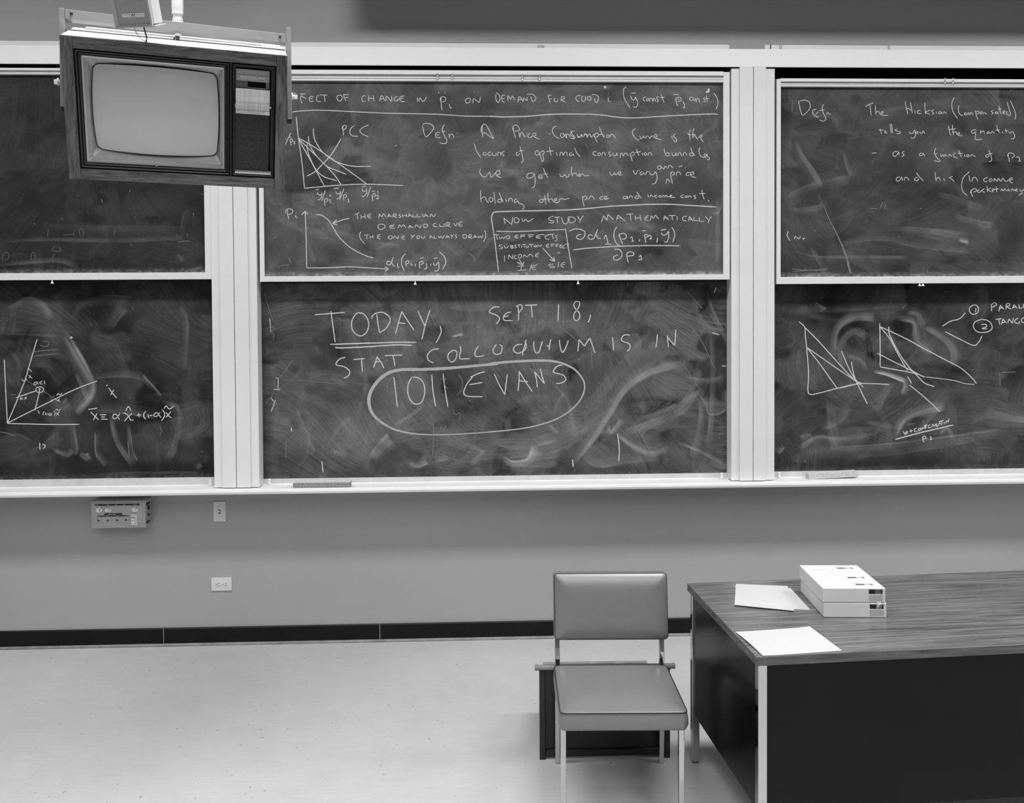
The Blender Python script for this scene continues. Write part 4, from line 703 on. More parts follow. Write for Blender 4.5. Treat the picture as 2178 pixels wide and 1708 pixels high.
# ---------------------------------------------------------------- erasers on the tray
def eraser(px0, px1, py, Y, w_, h, rz, mat, label, tilt=0.0):
    p0 = at(px0, py, Y); p1 = at(px1, py, Y); L = p1.x-p0.x
    t = thing('chalk_eraser', label, 'eraser', group='chalkboard erasers on the tray')
    t.location = ((p0.x+p1.x)/2, Y+w_/2, ZT+.0015); t.rotation_euler = (0, -tilt, rz)
    m = MB(); n = 9
    for i in range(n):                                           # felt layers sewn side by side
        a = -w_/2+i*w_/n; m.box(-L/2, L/2, a+.0004, a+w_/n-.0004, .001, h-.004)
    m.build('felt_layers', mat, t, bev=.0006, seg=1)
    MB().box(-L/2+.001, L/2-.001, -w_/2+.001, w_/2-.001, h-.005, h).build('back', M['felt_chalky'], t, bev=.0015)
eraser(623, 745, 1033, -.142, .05, .030, .0, M['felt'], 'long dark felt eraser lying in the tray under the left end of the middle chalkboard')
eraser(1719, 1826, 1003, -.085, .045, .034, .05, M['felt_chalky'], 'chalk-whitened felt eraser tilted in the tray under the right chalkboard', .03)

# ---------------------------------------------------------------- things on the wall
# control box
p0 = at(193, 1066, -.09); p1 = at(310, 1122, -.09)
cb = thing('control_box', 'grey metal audio control box with knobs and switches below the left chalkboard', 'control box', ((p0.x+p1.x)/2, 0, (p0.z+p1.z)/2))
hw, hh = (p1.x-p0.x)/2, (p0.z-p1.z)/2
MB().box(-hw, hw, -.09, -.001, -hh, hh).build('housing', M['ctrl'], cb, bev=.003)
MB().box(-hw+.010, hw-.015, -.0925, -.089, -hh+.011, hh-.010).build('face_plate', M['ctrl'], cb, bev=.0008)
k = 2*hw/117.0                                                    # metres per photo pixel on the face
fx = lambda px: (px-193)*k-hw
fz = lambda py: hh-(py-1066)*k
def lab(px0, px1, py0, py1):
    return MB().box(fx(px0), fx(px1), -.0934, -.0924, fz(py1), fz(py0)).build('label_strip', M['label_black'], cb)
lab(202.5, 298, 1072.5, 1076); lab(222, 260.5, 1093, 1096.8); lab(206.5, 275, 1097.6, 1100)
def text(s, size, loc, rot, mat, parent, name='lettering', ext=.0002, bold=0., shear=0., align='LEFT', sx=1.):
    c = bpy.data.curves.new(name, 'FONT'); c.body = s; c.size = size; c.extrude = ext; c.offset = bold; c.shear = shear; c.align_x = align
    o = bpy.data.objects.new(name, c); col.objects.link(o); dg = bpy.context.evaluated_depsgraph_get(); dg.update()
    me = bpy.data.meshes.new_from_object(o.evaluated_get(dg)); bpy.data.objects.remove(o); bpy.data.curves.remove(c)
    o = link(name, me, mat, parent); o['kind'] = 'stuff'; o.location = loc; o.rotation_euler = rot; o.scale = (sx, 1, 1); return o
H = math.pi/2
for s, px in (('MIC 1', 206), ('MIC 2', 227), ('MIC 3', 245), ('MIC 4', 263), ('LINE/TV', 284)):
    text(s, .006, (fx(px), -.0936, fz(1075.6)), (H, 0, 0), M['silver_print'], cb)
text('AUDIO SYSTEM', .006, (fx(230), -.0936, fz(1096.2)), (H, 0, 0), M['silver_print'], cb)
for px, s in ((208, '1'), (226, '2'), (248, '3'), (268, '4')):
    text('MIC '+s, .0045, (fx(px), -.0936, fz(1099.7)), (H, 0, 0), M['silver_print'], cb)
for px in (211, 230.5, 288):
    q = (fx(px), -.092, fz(1084.5))
    kn = MB().lathe([(.0005, 0), (.0175, 0), (.0180, .002), (.0155, .005), (.0120, .0055), (.0115, .006), (.0110, .019), (.010, .021), (.0005, .021)], q, 'y', 28).build('dial_knob', M['knob_al'], cb, smooth=False)
for px in (211, 231, 251, 270):
    sp = MB().box(fx(px)-.0125, fx(px)+.0125, -.0945, -.092, fz(1108)-.0165, fz(1108)+.0165).build('switch_plate', M['ctrl'], cb, bev=.001)
    MB().lathe([(.0005, 0), (.0095, 0), (.0095, .004), (.007, .006), (.0005, .006)], (fx(px), -.094, fz(1107.5)), 'y', 18).build('jack', M['nickel'], sp)
    MB().lathe([(.0005, 0), (.0055, 0), (.0055, .0015), (.0005, .0015)], (fx(px), -.0997, fz(1107.5)), 'y', 14).build('jack_socket', M['dark_metal'], sp)
rk = MB().box(fx(279.5), fx(292.5), -.0955, -.092, fz(1120), fz(1095)).build('rocker_plate', M['plate'], cb, bev=.001)
MB().box(fx(280.5), fx(287.5), -.103, -.095, fz(1114.5), fz(1104)).build('rocker', M['knob_white'], rk, bev=.0015)
MB().box(fx(281.5), fx(286), -.1036, -.1028, fz(1109.5), fz(1108.5)).build('rocker_mark', M['slot'], rk)
MB().box(fx(281), fx(287.5), -.0962, -.0953, fz(1103), fz(1102.2)).build('print_line', M['slot'], rk)
for px, py in ((201.5, 1081.5), (298.5, 1081), (201.5, 1106.5), (299, 1108)):
    MB().lathe([(.0005, 0), (.003, 0), (.003, .0012), (.0005, .0016)], (fx(px), -.092, fz(py)), 'y', 10).build('screw', M['nickel'], cb)
for z0, z1, y0, y1 in ((.045, .056, -.080, -.03), (-.056, -.045, -.080, -.03)):
    MB().box(hw, hw+.002, y0, y1, z0, z1).build('side_vent', M['slot'], cb)
for z_ in (.022, -.012, .034):
    MB().lathe([(.0005, 0), (.007, 0), (.006, .010), (.0005, .010)], (hw, -.055, z_), 'x', 14).build('side_knob', M['dark_metal'], cb)
# light switch
p0 = at(453.3, 1067, -.006); p1 = at(480.3, 1109.5, -.006)
t = thing('light_switch', 'small white wall plate with one toggle switch, right of the control box', 'light switch', ((p0.x+p1.x)/2, 0, (p0.z+p1.z)/2))
a, b = (p1.x-p0.x)/2, (p0.z-p1.z)/2
MB().box(-a, a, -.006, 0, -b, b).build('cover_plate', M['plate'], t, bev=.002)
MB().box(-.0055, .0055, -.0068, -.0055, -.012, .012).build('toggle_slot', M['dark_metal'], t)
MB().extr_x([(-.005, -.006), (-.018, .000), (-.018, .006), (-.005, .007)], -.0038, .0038).build('toggle', M['knob_white'], t, bev=.001)
for z in (.03, -.03): MB().lathe([(.0003, 0), (.003, 0), (.0028, .001), (.0003, .0014)], (0, -.006, z), 'y', 10).build('screw', M['rail_dark'], t)
# outlet (horizontal duplex)
p0 = at(449.2, 1229.5, -.006); p1 = at(492.8, 1256.5, -.006)
t = thing('wall_outlet', 'white duplex outlet mounted sideways low on the wall below the light switch', 'outlet', ((p0.x+p1.x)/2, 0, (p0.z+p1.z)/2))
a, b = (p1.x-p0.x)/2, (p0.z-p1.z)/2
MB().box(-a, a, -.006, 0, -b, b).build('cover_plate', M['plate'], t, bev=.002)
for s in (-1, 1):
    f = MB().lathe([(.0005, 0), (.0165, 0), (.0165, .0015), (.015, .0022), (.0005, .0022)], (s*.0195, -.0055, 0), 'y', 24).build('receptacle', M['plate'], t)
    m = MB()
    for z in (-.0063, .0063): m.box(s*.0195+.001, s*.0195+.0085, -.0083, -.0074, z-.0012, z+.0012)
    m.lathe([(.0002, 0), (.0025, 0), (.0025, .0009), (.0002, .0009)], (s*.0195-.0085, -.0074, 0), 'y', 10)
    m.build('slot', M['slot'], f)
MB().lathe([(.0003, 0), (.0028, 0), (.0026, .001), (.0003, .0014)], (0, -.006, 0), 'y', 10).build('screw', M['rail_dark'], t)

# ---------------------------------------------------------------- television and its yoke
R_TV = Matrix(((0.9652, -0.2361, 0.1124), (0.2609, 0.8979, -0.3544), (-0.0172, 0.3714, 0.9283)))
C_TV = Vector((-1.1225, -1.5779, 2.6106))
TV = R_TV.to_4x4(); TV.translation = C_TV
tv = thing('television', 'old wood-cased television tilted down in a ceiling bracket, blank grey screen', 'television', mat=TV)
W2, H2 = .39, .258
MB().box(-W2, -W2+.040, 0, .022, -H2, H2).build('stile', M['tv_wood_v'], tv, bev=.0012)
MB().box(W2-.039, W2, 0, .022, -H2, H2).build('stile', M['tv_wood_v'], tv, bev=.0012)
MB().box(-W2+.0405, W2-.0395, .0015, .022, .2165, H2).build('top_rail', M['tv_wood_h'], tv, bev=.0012)
MB().box(-W2+.0405, W2-.0395, .0015, .022, -H2, -.2175).build('bottom_rail', M['tv_wood_h'], tv, bev=.0012)
MB().box(-W2+.001, W2-.001, .022, .30, H2-.012, H2-.001).build('top_panel', M['tv_top_lit'], tv, bev=.001)
MB().box(-W2, -W2+.012, .022, .30, -H2, H2-.012).build('side_panel', M['tv_wood_v'], tv, bev=.001)
MB().box(W2-.012, W2, .022, .30, -H2, H2-.012).build('side_panel', M['tv_wood_v'], tv, bev=.001)
MB().box(-W2+.012, W2-.012, .022, .30, -H2, -H2+.012).build('bottom_panel', M['tv_wood_h'], tv)
MB().box(-.345, .30, .262, .30, H2-.001, H2+.006).build('top_strip', M['tv_strip'], tv, bev=.001)
MB().box(.30, .372, .262, .30, H2-.001, H2+.007).build('top_strip', M['tv_top_lit'], tv, bev=.001)
MB().rings([[(x*W2*.96, y, z*H2*.96) for x, z in ((-1, -1), (1, -1), (1, 1), (-1, 1))] for y in (.296, .34)] +
           [[(x*W2*.6, .44, z*H2*.6-.03) for x, z in ((-1, -1), (1, -1), (1, 1), (-1, 1))]]).build('rear_shell', M['tv_shell'], tv, bev=.01)
# mouldings around the tube opening and the control section
sec = [(-.350, .1845, -.2175, .2165), (.1875, .3505, -.2175, .2165)]
for i, (x0, x1, z0, z1) in enumerate(sec):
    m = MB(); r = lambda q: (x0+q, x1-q, z0+q, z1-q)
    ys = [(0, .010, .000, .010), (.006, .016, .010, .010)]
    st = [(0, .003), (.0025, .014), (.006, .004), (.010, .007), (.0115, .018), (.015, .012), (.019, .015), (.021, .024)] if i == 0 else [(0, .003), (.0025, .014), (.006, .004), (.010, .008), (.012, .022), (.0165, .022)]
    for (qa, ya), (qb, yb) in zip(st[:-1], st[1:]): m.ring_frame(r(qa), r(qb), ya, yb)
    m.build('moulding', M['tv_dark'], tv, label='black stepped moulding around the ' + ('screen' if i == 0 else 'control section'))
MB().box(.1845, .1875, .002, .022, -.2175, .2165).build('divider', M['tv_dark'], tv)
MB().box(-.352, .352, .095, .10, -.22, .22).build('inner_back', M['tv_dark'], tv)
def brect(cx, cz, hw, hh, rr, bulge, y, n=10, m_=12):
    pts = []
    for k_, (sx, sz) in enumerate(((1, -1), (1, 1), (-1, 1), (-1, -1))):
        a0 = -math.pi/2+k_*math.pi/2
        for q in range(n): 
            a = a0+q*(math.pi/2)/(n-1); pts.append((cx+sx*(hw-rr)+rr*math.cos(a), cz+sz*(hh-rr)+rr*math.sin(a)))
        nx = ((1, 1), (-1, 1), (-1, -1), (1, -1))[k_]
        a = pts[-1]; bx = (cx+nx[0]*(hw-rr) if k_ in (1, 3) else cx+(hw if k_ == 0 else -hw), cz+nx[1]*(hh-rr) if k_ in (0, 2) else cz+(hh if k_ == 1 else -hh))
        for q in range(1, m_): pts.append((a[0]+(bx[0]-a[0])*q/m_, a[1]+(bx[1]-a[1])*q/m_))
    out = []
    for x, z in pts:
        u, v = (x-cx)/hw, (z-cz)/hh
        out.append((x+bulge*u*(1-v*v), y, z+bulge*v*(1-u*u)))
    return out
sx0, sx1, sz0, sz1 = -.293, .131, -.1505, .1595
cx, cz, shw, shh = (sx0+sx1)/2, (sz0+sz1)/2, (sx1-sx0)/2, (sz1-sz0)/2
bz = [brect((-.329+.1635)/2, -.0005, .2463, .1955, .002, 0, .020), brect((-.329+.1635)/2, -.0005, .2463-.003, .1955-.003, .003, 0, .016), brect((-.329+.1635)/2, -.0005, .2463-.008, .1955-.008, .003, 0, .017),
      brect((-.329+.1635)/2+.001, .001, .2463-.015, .1955-.015, .004, 0, .034), brect((-.329+.1635)/2+.001, .001, .2463-.017, .1955-.017, .004, 0, .034), brect(cx, cz, shw+.018, shh+.024, .012, .002, .037), brect(cx, cz, shw+.003, shh+.003, .018, .007, .064), brect(cx, cz, shw-.001, shh-.001, .019, .009, .072)]
MB().rings(bz, False, False).build('screen_mask', M['bezel'], tv, smooth=False)
def dome(pts):
    return [(x, .034+.015*((x-cx)/shw)**2+.013*((z-cz)/shh)**2, z) for x, y, z in pts]
gl = []
for s, y in [(q, .034+.032*q**2.2) for q in (1., .97, .92, .84, .74, .62, .5, .38, .26, .14, .04)]: gl.append(dome(brect(cx, cz, shw*s, shh*s, .02*s, .009*s, y)))
MB().rings(gl, False, True).build('screen', M['glass'], tv, smooth=True)
MB().lathe([(.0003, 0), (.0035, 0), (.003, .003), (.0003, .004)], (-.085, .012, -.192), 'y', 12).build('screw', M['nickel'], tv)
# control section
cp = MB().box(.2045, .3255, .008, .012, .1515, .1945).build('name_plate', M['plate_grey'], tv, bev=.0008)
text('MAGNAVOX', .0115, (.2195, .0077, .1625), (H, 0, 0), M['silver_print'], cp, bold=.0001, sx=.9)
MB().box(.2115, .283, .0076, .0081, .1590, .1600).build('plate_line', M['silver_print'], cp)
MB().box(.306, .3155, .0076, .0081, .1590, .1600).build('plate_line', M['silver_print'], cp)
MB().box(.2045, .3255, .0076, .0081, .1745, .1752).build('plate_line', M['tv_dark'], cp)
for i in range(3):
    MB().ring_frame((.2835+i*.0087, .2915+i*.0087, .1632, .1700), (.2847+i*.0087, .2903+i*.0087, .1645, .1688), .0076, .0076).build('plate_window', M['silver_print'], cp)
cd2 = MB().box(.2045, .3255, .014, .018, .1255, .1505).build('channel_panel', M['plate_grey'], tv, label='dark recessed channel window panel')
cd2.data.materials[0] = M['tv_wood_h']
MB().box(.2475, .3125, .010, .0145, .1285, .1485).build('channel_window', M['void'], cd2)
MB().box(.2475, .3125, .0095, .0140, .1272, .1285).build('channel_sill', M['silver_print'], cd2)
fl = smooth([(.004, .1240), (-.003, .112), (-.010, .098), (-.017, .084), (-.0195, .076), (-.017, .066), (-.011, .056), (-.0085, .048), (-.012, .040), (-.020, .0335)]*1, 4).tolist()
fl = [(q[0]*1., q[1]) for q in smooth([(.004*1000, 124.0), (-3, 112), (-10, 98), (-17, 84), (-19.5, 76), (-17, 66), (-11, 56), (-8.5, 48), (-12, 40), (-20, 33.5)], 5)/1000]
pf = fl+[(y+.0014, z) for y, z in reversed(fl)]
MB().extr_x(pf, .2035, .3275).build('control_flap', M['silver'], tv, label='curved brushed silver flap over the tuning knobs')
MB().box(.2005, .2035, .004, .014, .052, .064).build('flap_hinge', M['nickel'], tv)
MB().box(.3275, .3340, .004, .010, .056, .062).build('flap_hinge', M['nickel'], tv)
MB().box(.2045, .3275, .012, .018, -.1920, .1240).build('speaker_cloth', M['cloth'], tv, label='dark woven speaker cloth')
MB().ring_frame((.2005, .3375, -.2045, -.19), (.2045, .3275, -.1925, -.191), .006, .014).build('lower_trim', M['bezel'], tv)
# yoke
yaw = math.atan2(.2609, .9652)
P_Y = TV @ Vector((0, .12, .083))
YK = Matrix.Rotation(yaw, 4, 'Z'); YK.translation = P_Y
yk = thing('ceiling_bracket', 'light grey steel yoke bracket and pipe holding the television from the ceiling', 'bracket', mat=YK)
for s in (-1, 1):
    a = MB(); xo = s*.4045
    lo, hi = min(xo-s*.008, xo+s*.010), max(xo-s*.008, xo+s*.010)
    a.box(lo, hi, -.024, .024, -.096, .266); a.build('arm', M['bracket'], yk, bev=.0015)
    MB().box(lo+.001, hi-.001, -.022, .022, -.104, -.096).build('arm_end_cap', M['slot'], yk)
    kb = MB().lathe([(.001, 0), (.014, 0), (.014, .004), (.006, .006), (.006, .012), (.001, .012)], (xo+s*.010 if s > 0 else xo-.022, 0, 0), 'x', 16).build('pivot_knob', M['knob_white'], yk)
    MB().box(min(xo+s*.012, xo+s*.034), max(xo+s*.012, xo+s*.034), -.004, .004, -.010, .008).build('wing', M['knob_white'], kb, bev=.002)
ch_ = [MB().box(-.394, .394, -.024, -.021, .213, .247).build('cross_channel', M['bracket'], yk, bev=.001),
       MB().box(-.394, .394, -.021, .024, .244, .247).build('channel_top', M['bracket'], yk, bev=.001),
       MB().box(-.394, .394, -.021, .024, .213, .216).build('channel_base', M['bracket'], yk, bev=.001)]
for x in (-.372, .372):
    ch_.append(MB().lathe([(.0005, 0), (.0055, 0), (.005, .004), (.003, .005), (.0005, .005)], (x, -.024, .234), 'y', 12).build('bolt', M['dark_metal'], yk))
for o in ch_: o.rotation_euler = (0, .030, 0); o.location = (-.007, 0, .004)
# vertical pipe with couplings
def yk_local(px, py, y=0.):
    inv = YK.inverted(); c = inv @ CAM; d = inv.to_3x3() @ ray(px, py); t = (y-c.y)/d.y; return c+d*t
pb = yk_local(378, 48, 0)
zc = .250; ztop = CEIL-.002-P_Y.z
MB().lathe([(.0190, zc), (.0205, zc+.002), (.0205, zc+.012), (.0188, zc+.013), (.0188, zc+.0225), (.0165, zc+.0235), (.0165, zc+.0325), (.0178, zc+.034), (.0210, zc+.037), (.0205, zc+.047), (.0215, zc+.062), (.0215, zc+.30), (.0215, ztop-.02), (.05, ztop-.018), (.05, ztop)], (pb.x, 0, 0), 'z', 28).build('drop_pipe', M['pipe'], yk, smooth=False)
MB().lathe([(.001, .202), (.007, .202), (.013, .206), (.013, .209), (.001, .210)], (pb.x, -.006, 0), 'z', 14).build('lock_nut', M['pipe'], yk)
m = MB()
for dx in (-.014, -.004, .003): m.tube([(pb.x+.002+dx*.3, -.006, .204), (pb.x+dx, -.004, .19), (pb.x+dx*1.6, .010, .160)], .0032, 8)
m.build('cable', M['wire_dark'], yk)
# small box speaker on the bracket
RS = Matrix(((0.9987, -0.013, -0.0494), (-0.0056, 0.9334, -0.3588), (0.0508, 0.3586, 0.9321)))
SP = RS.to_4x4(); SP.translation = Vector((-1.2713, -1.78, 2.8817))
sk = thing('box_speaker', 'small grey metal speaker with perforated front mounted above the television', 'speaker', mat=SP)
w_, d_, h_ = .1297, .1173, .22
MB().box(0, w_, .010, d_, .004, h_).build('case', M['spk_side'], sk, bev=.003)
m = MB().box(0, .013, 0, .010, 0, h_); m.box(w_-.008, w_, 0, .010, 0, h_); m.box(.013, w_-.008, 0, .010, 0, .006); m.box(.013, w_-.008, 0, .010, h_-.008, h_)
m.build('front_frame', M['spk'], sk, bev=.0008)
gr = MB().box(.0128, w_-.0078, .004, .008, .0055, h_-.0075).build('front_grille', M['perf'], sk)
bd = MB().box(.030, .1065, .0025, .0042, .030, .044).build('name_badge', M['rail'], sk, bev=.0005)
text('N', .014, (.062, .0022, .0325), (H, 0, 0), M['dark_metal'], bd, bold=.0002, shear=.3)
MB().box(.0325, .058, .0022, .0026, .0395, .0405).build('print_line', M['print_faint'], bd)
MB().box(.076, .103, .0022, .0026, .0395, .0405).build('print_line', M['print_faint'], bd)
MB().box(-.004, w_+.012, -.004, d_*.9, -.004, .0).build('bottom_flange', M['spk'], sk, bev=.001)
MB().box(w_, w_+.0012, .018, .021, .004, h_).build('case_seam', M['rail_dark'], sk)
MB().tube([(.055, .03, -.004), (.058, .02, -.012), (.064, .012, -.022), (.072, .016, -.040), (.086, .02, -.052), (.094, .03, -.058)], .0016, 8).build('cable', M['wire_light'], sk, smooth=True, label='thin white cable loop')
MB().tube([(.092, .02, -.004), (.0925, .018, -.014), (.0955, .014, -.028), (.096, .016, -.042), (.090, .02, -.054), (.084, .03, -.060)], .0026, 8).build('cable', M['wire_dark'], sk, smooth=True, label='thicker dark cable loop')
MB().box(.03, .10, d_, d_+.05, .06, .10).build('mount', M['bracket'], sk)

# ---------------------------------------------------------------- chair
def rrect(w_, d_, r, z, n=8, bow=0.):
    pts = []
    for k_, (sx, sy) in enumerate(((1, -1), (1, 1), (-1, 1), (-1, -1))):
        a0 = -math.pi/2+k_*math.pi/2
        for q in range(n):
            a = a0+q*(math.pi/2)/(n-1); pts.append([sx*(w_/2-r)+r*math.cos(a), sy*(d_/2-r)+r*math.sin(a), z])
        a = pts[-1]; nx = ((w_/2, d_/2-r), (-w_/2+r, d_/2), (-w_/2, -d_/2+r), (w_/2-r, -d_/2))[k_]
        for q in range(1, 10): pts.append([a[0]+(nx[0]-a[0])*q/10, a[1]+(nx[1]-a[1])*q/10, z])
    return pts
def cushion(w_, d_, t_, crown, r=.022, belly=.004):
    R_ = []
    for dz, ins in ((0, .012), (.003, .004), (.010, .001), (t_*.3, -belly), (t_*.6, -belly), (t_-.010, -.001), (t_-.004, .001)):
        R_.append(rrect(w_-2*ins, d_-2*ins, max(.006, r-ins), dz))
    q = min(w_, d_)/2
    for fr_, f in ((.01, .0), (.03, .12), (.07, .32), (.14, .56), (.25, .78), (.4, .92), (.6, .99), (.8, 1.02), (.93, 1.03)):
        ins = fr_*q; R_.append(rrect(w_-2*ins, d_-2*ins, max(.003, min(r, (q-ins)*.9)), t_+crown*f))
    return R_
ang = -.040
ch = thing('side_chair', 'armless chair with grey vinyl seat and back on a chrome frame beside the desk', 'chair', (.5175, -1.625, 0))
ch.rotation_euler = (0, 0, ang)
SW, SD = .456, .452
seat = MB().rings(cushion(SW, SD, .066, .016)).build('seat', M['vinyl'], ch, smooth=True)
tilt = math.radians(2.0); seat.location = (-.002, -.030, .372); seat.rotation_euler = (-tilt, 0, 0)
MB().tube(rrect(SW-.002, SD-.002, .022, .0655), .0024, 8, closed=True).build('piping', M['welt'], seat, smooth=True)
back = MB().rings(cushion(SW+.004, .262, .046, .024, .014, .003)).build('backrest', M['vinyl'], ch, smooth=True)
back.location = (.003, .245, .664); back.rotation_euler = (math.radians(90-9), 0, 0)
MB().tube(rrect(SW, .258, .016, .0455), .0022, 8, closed=True).build('piping', M['welt'], back, smooth=True)
for s in (-1, 1):
    x = .2145*s
    MB().box(x-.010, x+.010, -.190, -.168, .004, .372).build('leg', M['chrome'], ch, bev=.002)
    lb = MB(); lb.rings([[(x-.010, y, z), (x+.010, y, z), (x+.010, y+.022, z), (x-.010, y+.022, z)] for y, z in ((.245, .004), (.228, .20), (.228, .40), (.232, .47), (.252, .60), (.268, .70))])
    lb.build('leg', M['chrome'], ch, bev=.002, label='rear leg running up to the backrest')
    MB().box(x-.010, x+.010, -.168, .228, .352, .372).build('side_rail', M['chrome'], ch, bev=.002)
    for y in (-.179, .256): MB().lathe([(.001, 0), (.011, 0), (.010, .004), (.001, .004)], (x, y, .0004), 'z', 14).build('glide', M['nickel'], ch)
MB().box(-.205, .205, -.186, -.170, .354, .370).build('cross_rail', M['chrome'], ch, bev=.002)
MB().box(-.205, .205, .230, .246, .354, .370).build('cross_rail', M['chrome'], ch, bev=.002)

# ---------------------------------------------------------------- table lectern standing on the floor behind the chair
le = thing('table_lectern', 'dark stained wooden tabletop lectern set on the floor behind the chair', 'lectern', (.5138, -1.330, 0)); le.rotation_euler = (0, 0, -.02)
HW = .273
for s in (-1, 1):
    x0, x1 = (-HW, -HW+.024) if s < 0 else (HW-.024, HW)
    MB().rings([[(x0, -.012, 0), (x0-s*.035, .34, 0), (x0-s*.035, .34, .235), (x0, -.012, .385)], [(x1, -.012, 0), (x1-s*.035, .34, 0), (x1-s*.035, .34, .235), (x1, -.012, .385)]]).build('side_panel', M['lect'], le, bev=.002)
MB().box(-HW+.024, HW-.024, .004, .014, .006, .372).build('front_panel', M['lect'], le)
MB().box(-HW+.024, HW-.024, -.006, .014, .010, .038).build('bottom_rail', M['lect'], le, bev=.004)
MB().rings([[(sx*(HW+.004-q*.035), y, z) for (y, z, q) in ((-.02, .377, 0), (.345, .226, 1), (.350, .238, 1), (-.014, .390, 0))] for sx in (-1, 1)]).build('slanted_top', M['lect'], le, bev=.002)
MB().lathe([(.001, -.292), (.010, -.292), (.0125, -.289), (.0125, -.284), (.0105, -.278), (.0105, .278), (.0125, .284), (.0125, .289), (.010, .292), (.001, .292)], (0, -.020, .392), 'x', 16).build('top_rail', M['lect_rail'], le)
MB().box(-.238, .238, .330, .352, .232, .2625).build('book_stop', M['lect_rail'], le, bev=.003)

# ---------------------------------------------------------------- desk
A_ = atz(1461.3, 1240.6, .737); B_ = atz(1609.4, 1398, .737)
dv = (A_-B_).normalized(); dang = math.atan2(-dv.x, dv.y)         # desk depth direction
DL, DD, DH = 1.60, (A_-B_).length, .737
dk = thing('desk', 'large desk with wood-grain laminate top, black steel panels and chrome legs', 'desk', (B_.x, B_.y, 0)); dk.rotation_euler = (0, 0, dang)
MB().box(0, DL, 0, DD, DH-.002, DH).build('desktop', M['desk_top'], dk, bev=.0006, seg=1)
MB().box(.0005, DL-.0005, .0005, DD-.0005, DH-.030, DH-.002).build('edge_band', M['desk_edge'], dk, bev=.0006, seg=1)
for x in (.010, DL-.040):
    for y in (.010, DD-.040):
        MB().box(x, x+.030, y, y+.030, .006, DH-.030).build('leg', M['chrome'], dk, bev=.002)
        MB().box(x+.003, x+.027, y+.003, y+.027, .0004, .006).build('foot', M['dark_metal'], dk)
MB().box(.0405, DL-.0405, .014, .034, .205, DH-.0305).build('modesty_panel', M['desk_panel'], dk, bev=.002)
MB().box(.016, .034, .0405, DD-.0405, .205, DH-.0305).build('side_panel', M['desk_panel'], dk, bev=.002)
MB().box(DL-.034, DL-.016, .0405, DD-.0405, .205, DH-.0305).build('side_panel', M['desk_panel'], dk, bev=.002)
MB().box(.034, .44, .034, DD-.03, .215, DH-.0305).build('drawer_unit', M['desk_panel'], dk, bev=.002)

# ---------------------------------------------------------------- papers
def sheet(px, label, z, curl, group=None, seed=0, nx=14):
    P = [atz(x, y, z) for x, y in px]                            # near left, near right, far right, far left
    c = sum(P, Vector())/4; m = MB(); rng = random.Random(seed); ny = 12; t_ = .0004
    top = []
    for j in range(ny+1):
        for i in range(nx+1):
            u, v = i/nx, j/ny; p = (P[0]*(1-u)+P[1]*u)*(1-v)+(P[3]*(1-u)+P[2]*u)*v
            top.append((p.x-c.x, p.y-c.y, curl(u, v)+t_))
    n = nx+1; m.v = top+[(x, y, q-t_) for x, y, q in top]; k_ = len(top)
    for j in range(ny):
        for i in range(nx):
            a = j*n+i; m.f.append((a, a+1, a+n+1, a+n)); m.f.append((k_+a, k_+a+n, k_+a+n+1, k_+a+1))
    edge = [i for i in range(n)]+[j*n+nx for j in range(1, ny+1)]+[ny*n+i for i in range(nx-1, -1, -1)]+[j*n for j in range(ny-1, 0, -1)]
    for a, b in zip(edge, edge[1:]+edge[:1]): m.f.append((a, k_+a, k_+b, b))
    o = m.build('paper_sheet', M['paper']); o.location = (c.x, c.y, z+.0003)
    return tag(o, label, 'paper', group)
sheet([(1622.6, 1396), (1790.9, 1384), (1721.8, 1333.6), (1564, 1345)], 'blank white sheet of paper at the near left corner of the desk', DH, lambda u, v: .0045*max(0, 1-u*5)*(.3+.7*math.sin(v*3.1))+.002*max(0, u-.85)*6*v)
sheet([(1562, 1289), (1689, 1301.5), (1675, 1247), (1565.5, 1242.5)], 'upper sheet of a loose pair of blank papers on the far left of the desk', DH+.0012, lambda u, v: .003*max(0, 1-v*6)+.0005, 'loose pair of papers', 1)
sheet([(1585, 1291), (1724, 1297.5), (1681, 1251), (1562.5, 1246)], 'lower sheet of a loose pair of blank papers, corner poking out on the right', DH, lambda u, v: 0.0, 'loose pair of papers', 2)

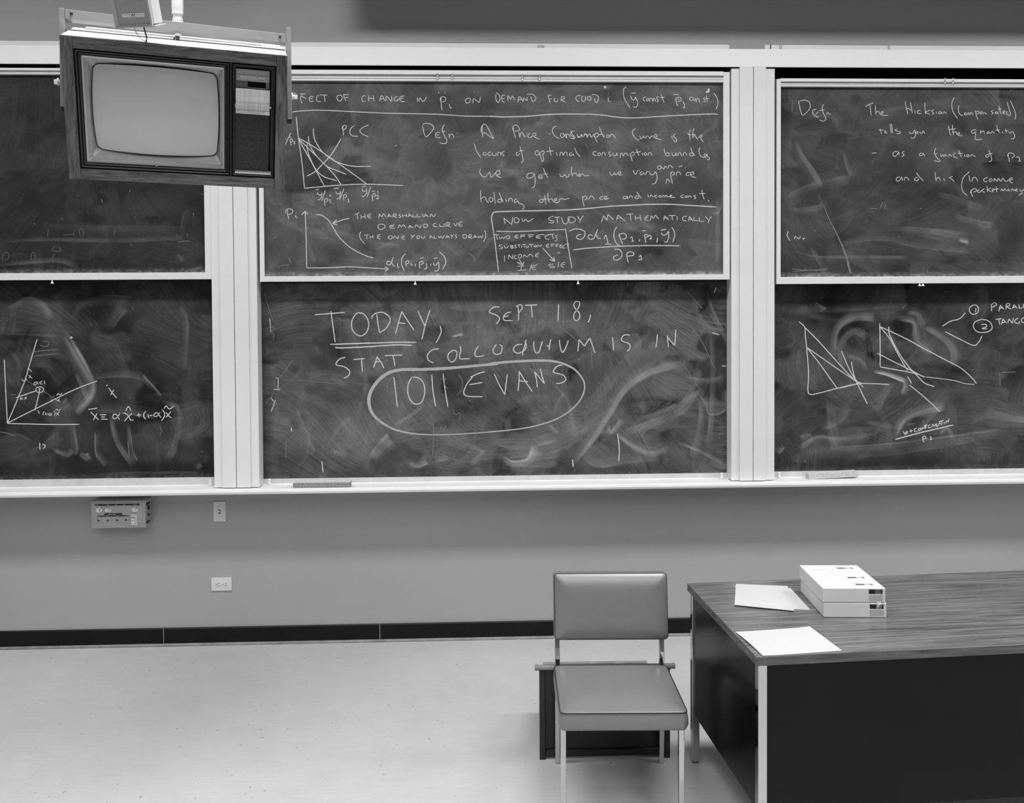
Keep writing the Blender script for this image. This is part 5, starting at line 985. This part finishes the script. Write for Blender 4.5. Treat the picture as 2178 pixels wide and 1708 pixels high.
# ---------------------------------------------------------------- the two paper cartons
Bn = atz(1750, 1313.5, DH); Bf = atz(1703, 1261.5, DH); Bx = Bf-Bn; blen = Bx.length; bang = math.atan2(-Bx.x, Bx.y)
BW, BH = .2285, .0535
def carton(z, label, dx=0., rot=0., dy=0.):
    t = thing('paper_carton', label, 'carton', (Bn.x+dx, Bn.y+dy, z), group='stack of two paper cartons'); t.rotation_euler = (0, 0, bang+rot)
    MB().box(0, BW, 0, .285, .0006, BH).build('carton_body', M['carton'], t, bev=.0018)
    a0, a1 = BW*.735, BW*.965
    for x0, x1, z0, z1, mt, nm in ((a0, a0+.0225, .62, .92, 'carton_black', 'black_label'), (a0+.0225, a0+.0430, .62, .92, 'carton_mid', 'grey_label'), (a0+.0430, a1-.003, .62, .92, 'carton_black', 'black_label'), (a0, a1-.002, .13, .53, 'carton_grey', 'grey_label')):
        MB().box(x0, x1, -.0006, .0002, BH*z0, BH*z1).build(nm, M[mt], t)
    MB().box(-.0004, .0002, .0045, .0055, .004, BH-.003).build('edge_crease', M['rail_dark'], t)
    return t
c1 = carton(DH+.0004, 'lower white carton of the two stacked on the desk', .0035)
c2 = carton(DH+.0004+BH+.0015, 'upper white carton of the two stacked on the desk, printed top', 0., .006)
for y0, y1 in ((.035, .052), (.118, .134), (.238, .253)):
    for x0, x1, mt in ((.135, .167, 'carton_mid'), (.167, .190, 'carton_grey'), (.190, .198, 'carton_mid')):
        o = MB().box(x0, x1, y0, y1, BH-.0002, BH+.0004).build('top_label', M[mt], c2)
text('KLARK', .034, (.118, .235, BH+.0003), (0, 0, math.pi), M['print_faint'], c2, ext=.0001, sx=.9)
text('COX', .026, (.125, .192, BH+.0003), (0, 0, math.pi), M['print_faint'], c2, ext=.0001, sx=.9)
m = MB(); rr_ = random.Random(5)
for i in range(26):
    x, y = rr_.uniform(.03, .12), rr_.uniform(.095, .165); L = rr_.uniform(.006, .02); a = rr_.uniform(-.6, .6)
    m.box(x, x+L, y, y+.0009, BH+.0001, BH+.0004)
m.build('faint_print_lines', M['print_faint'], c2)
m = MB(); rr_ = random.Random(9)
for i in range(7):
    x = a_ = BW*.735+.026+i*.0022
    m.tube([(x, -.0015, BH+.004), (x+rr_.uniform(-.003, .003), -.004, .050), (x+rr_.uniform(-.004, .004), -.003, .040+rr_.uniform(-.006, .004))], .0007, 5)
m.build('torn_tape', M['tape'], c1)
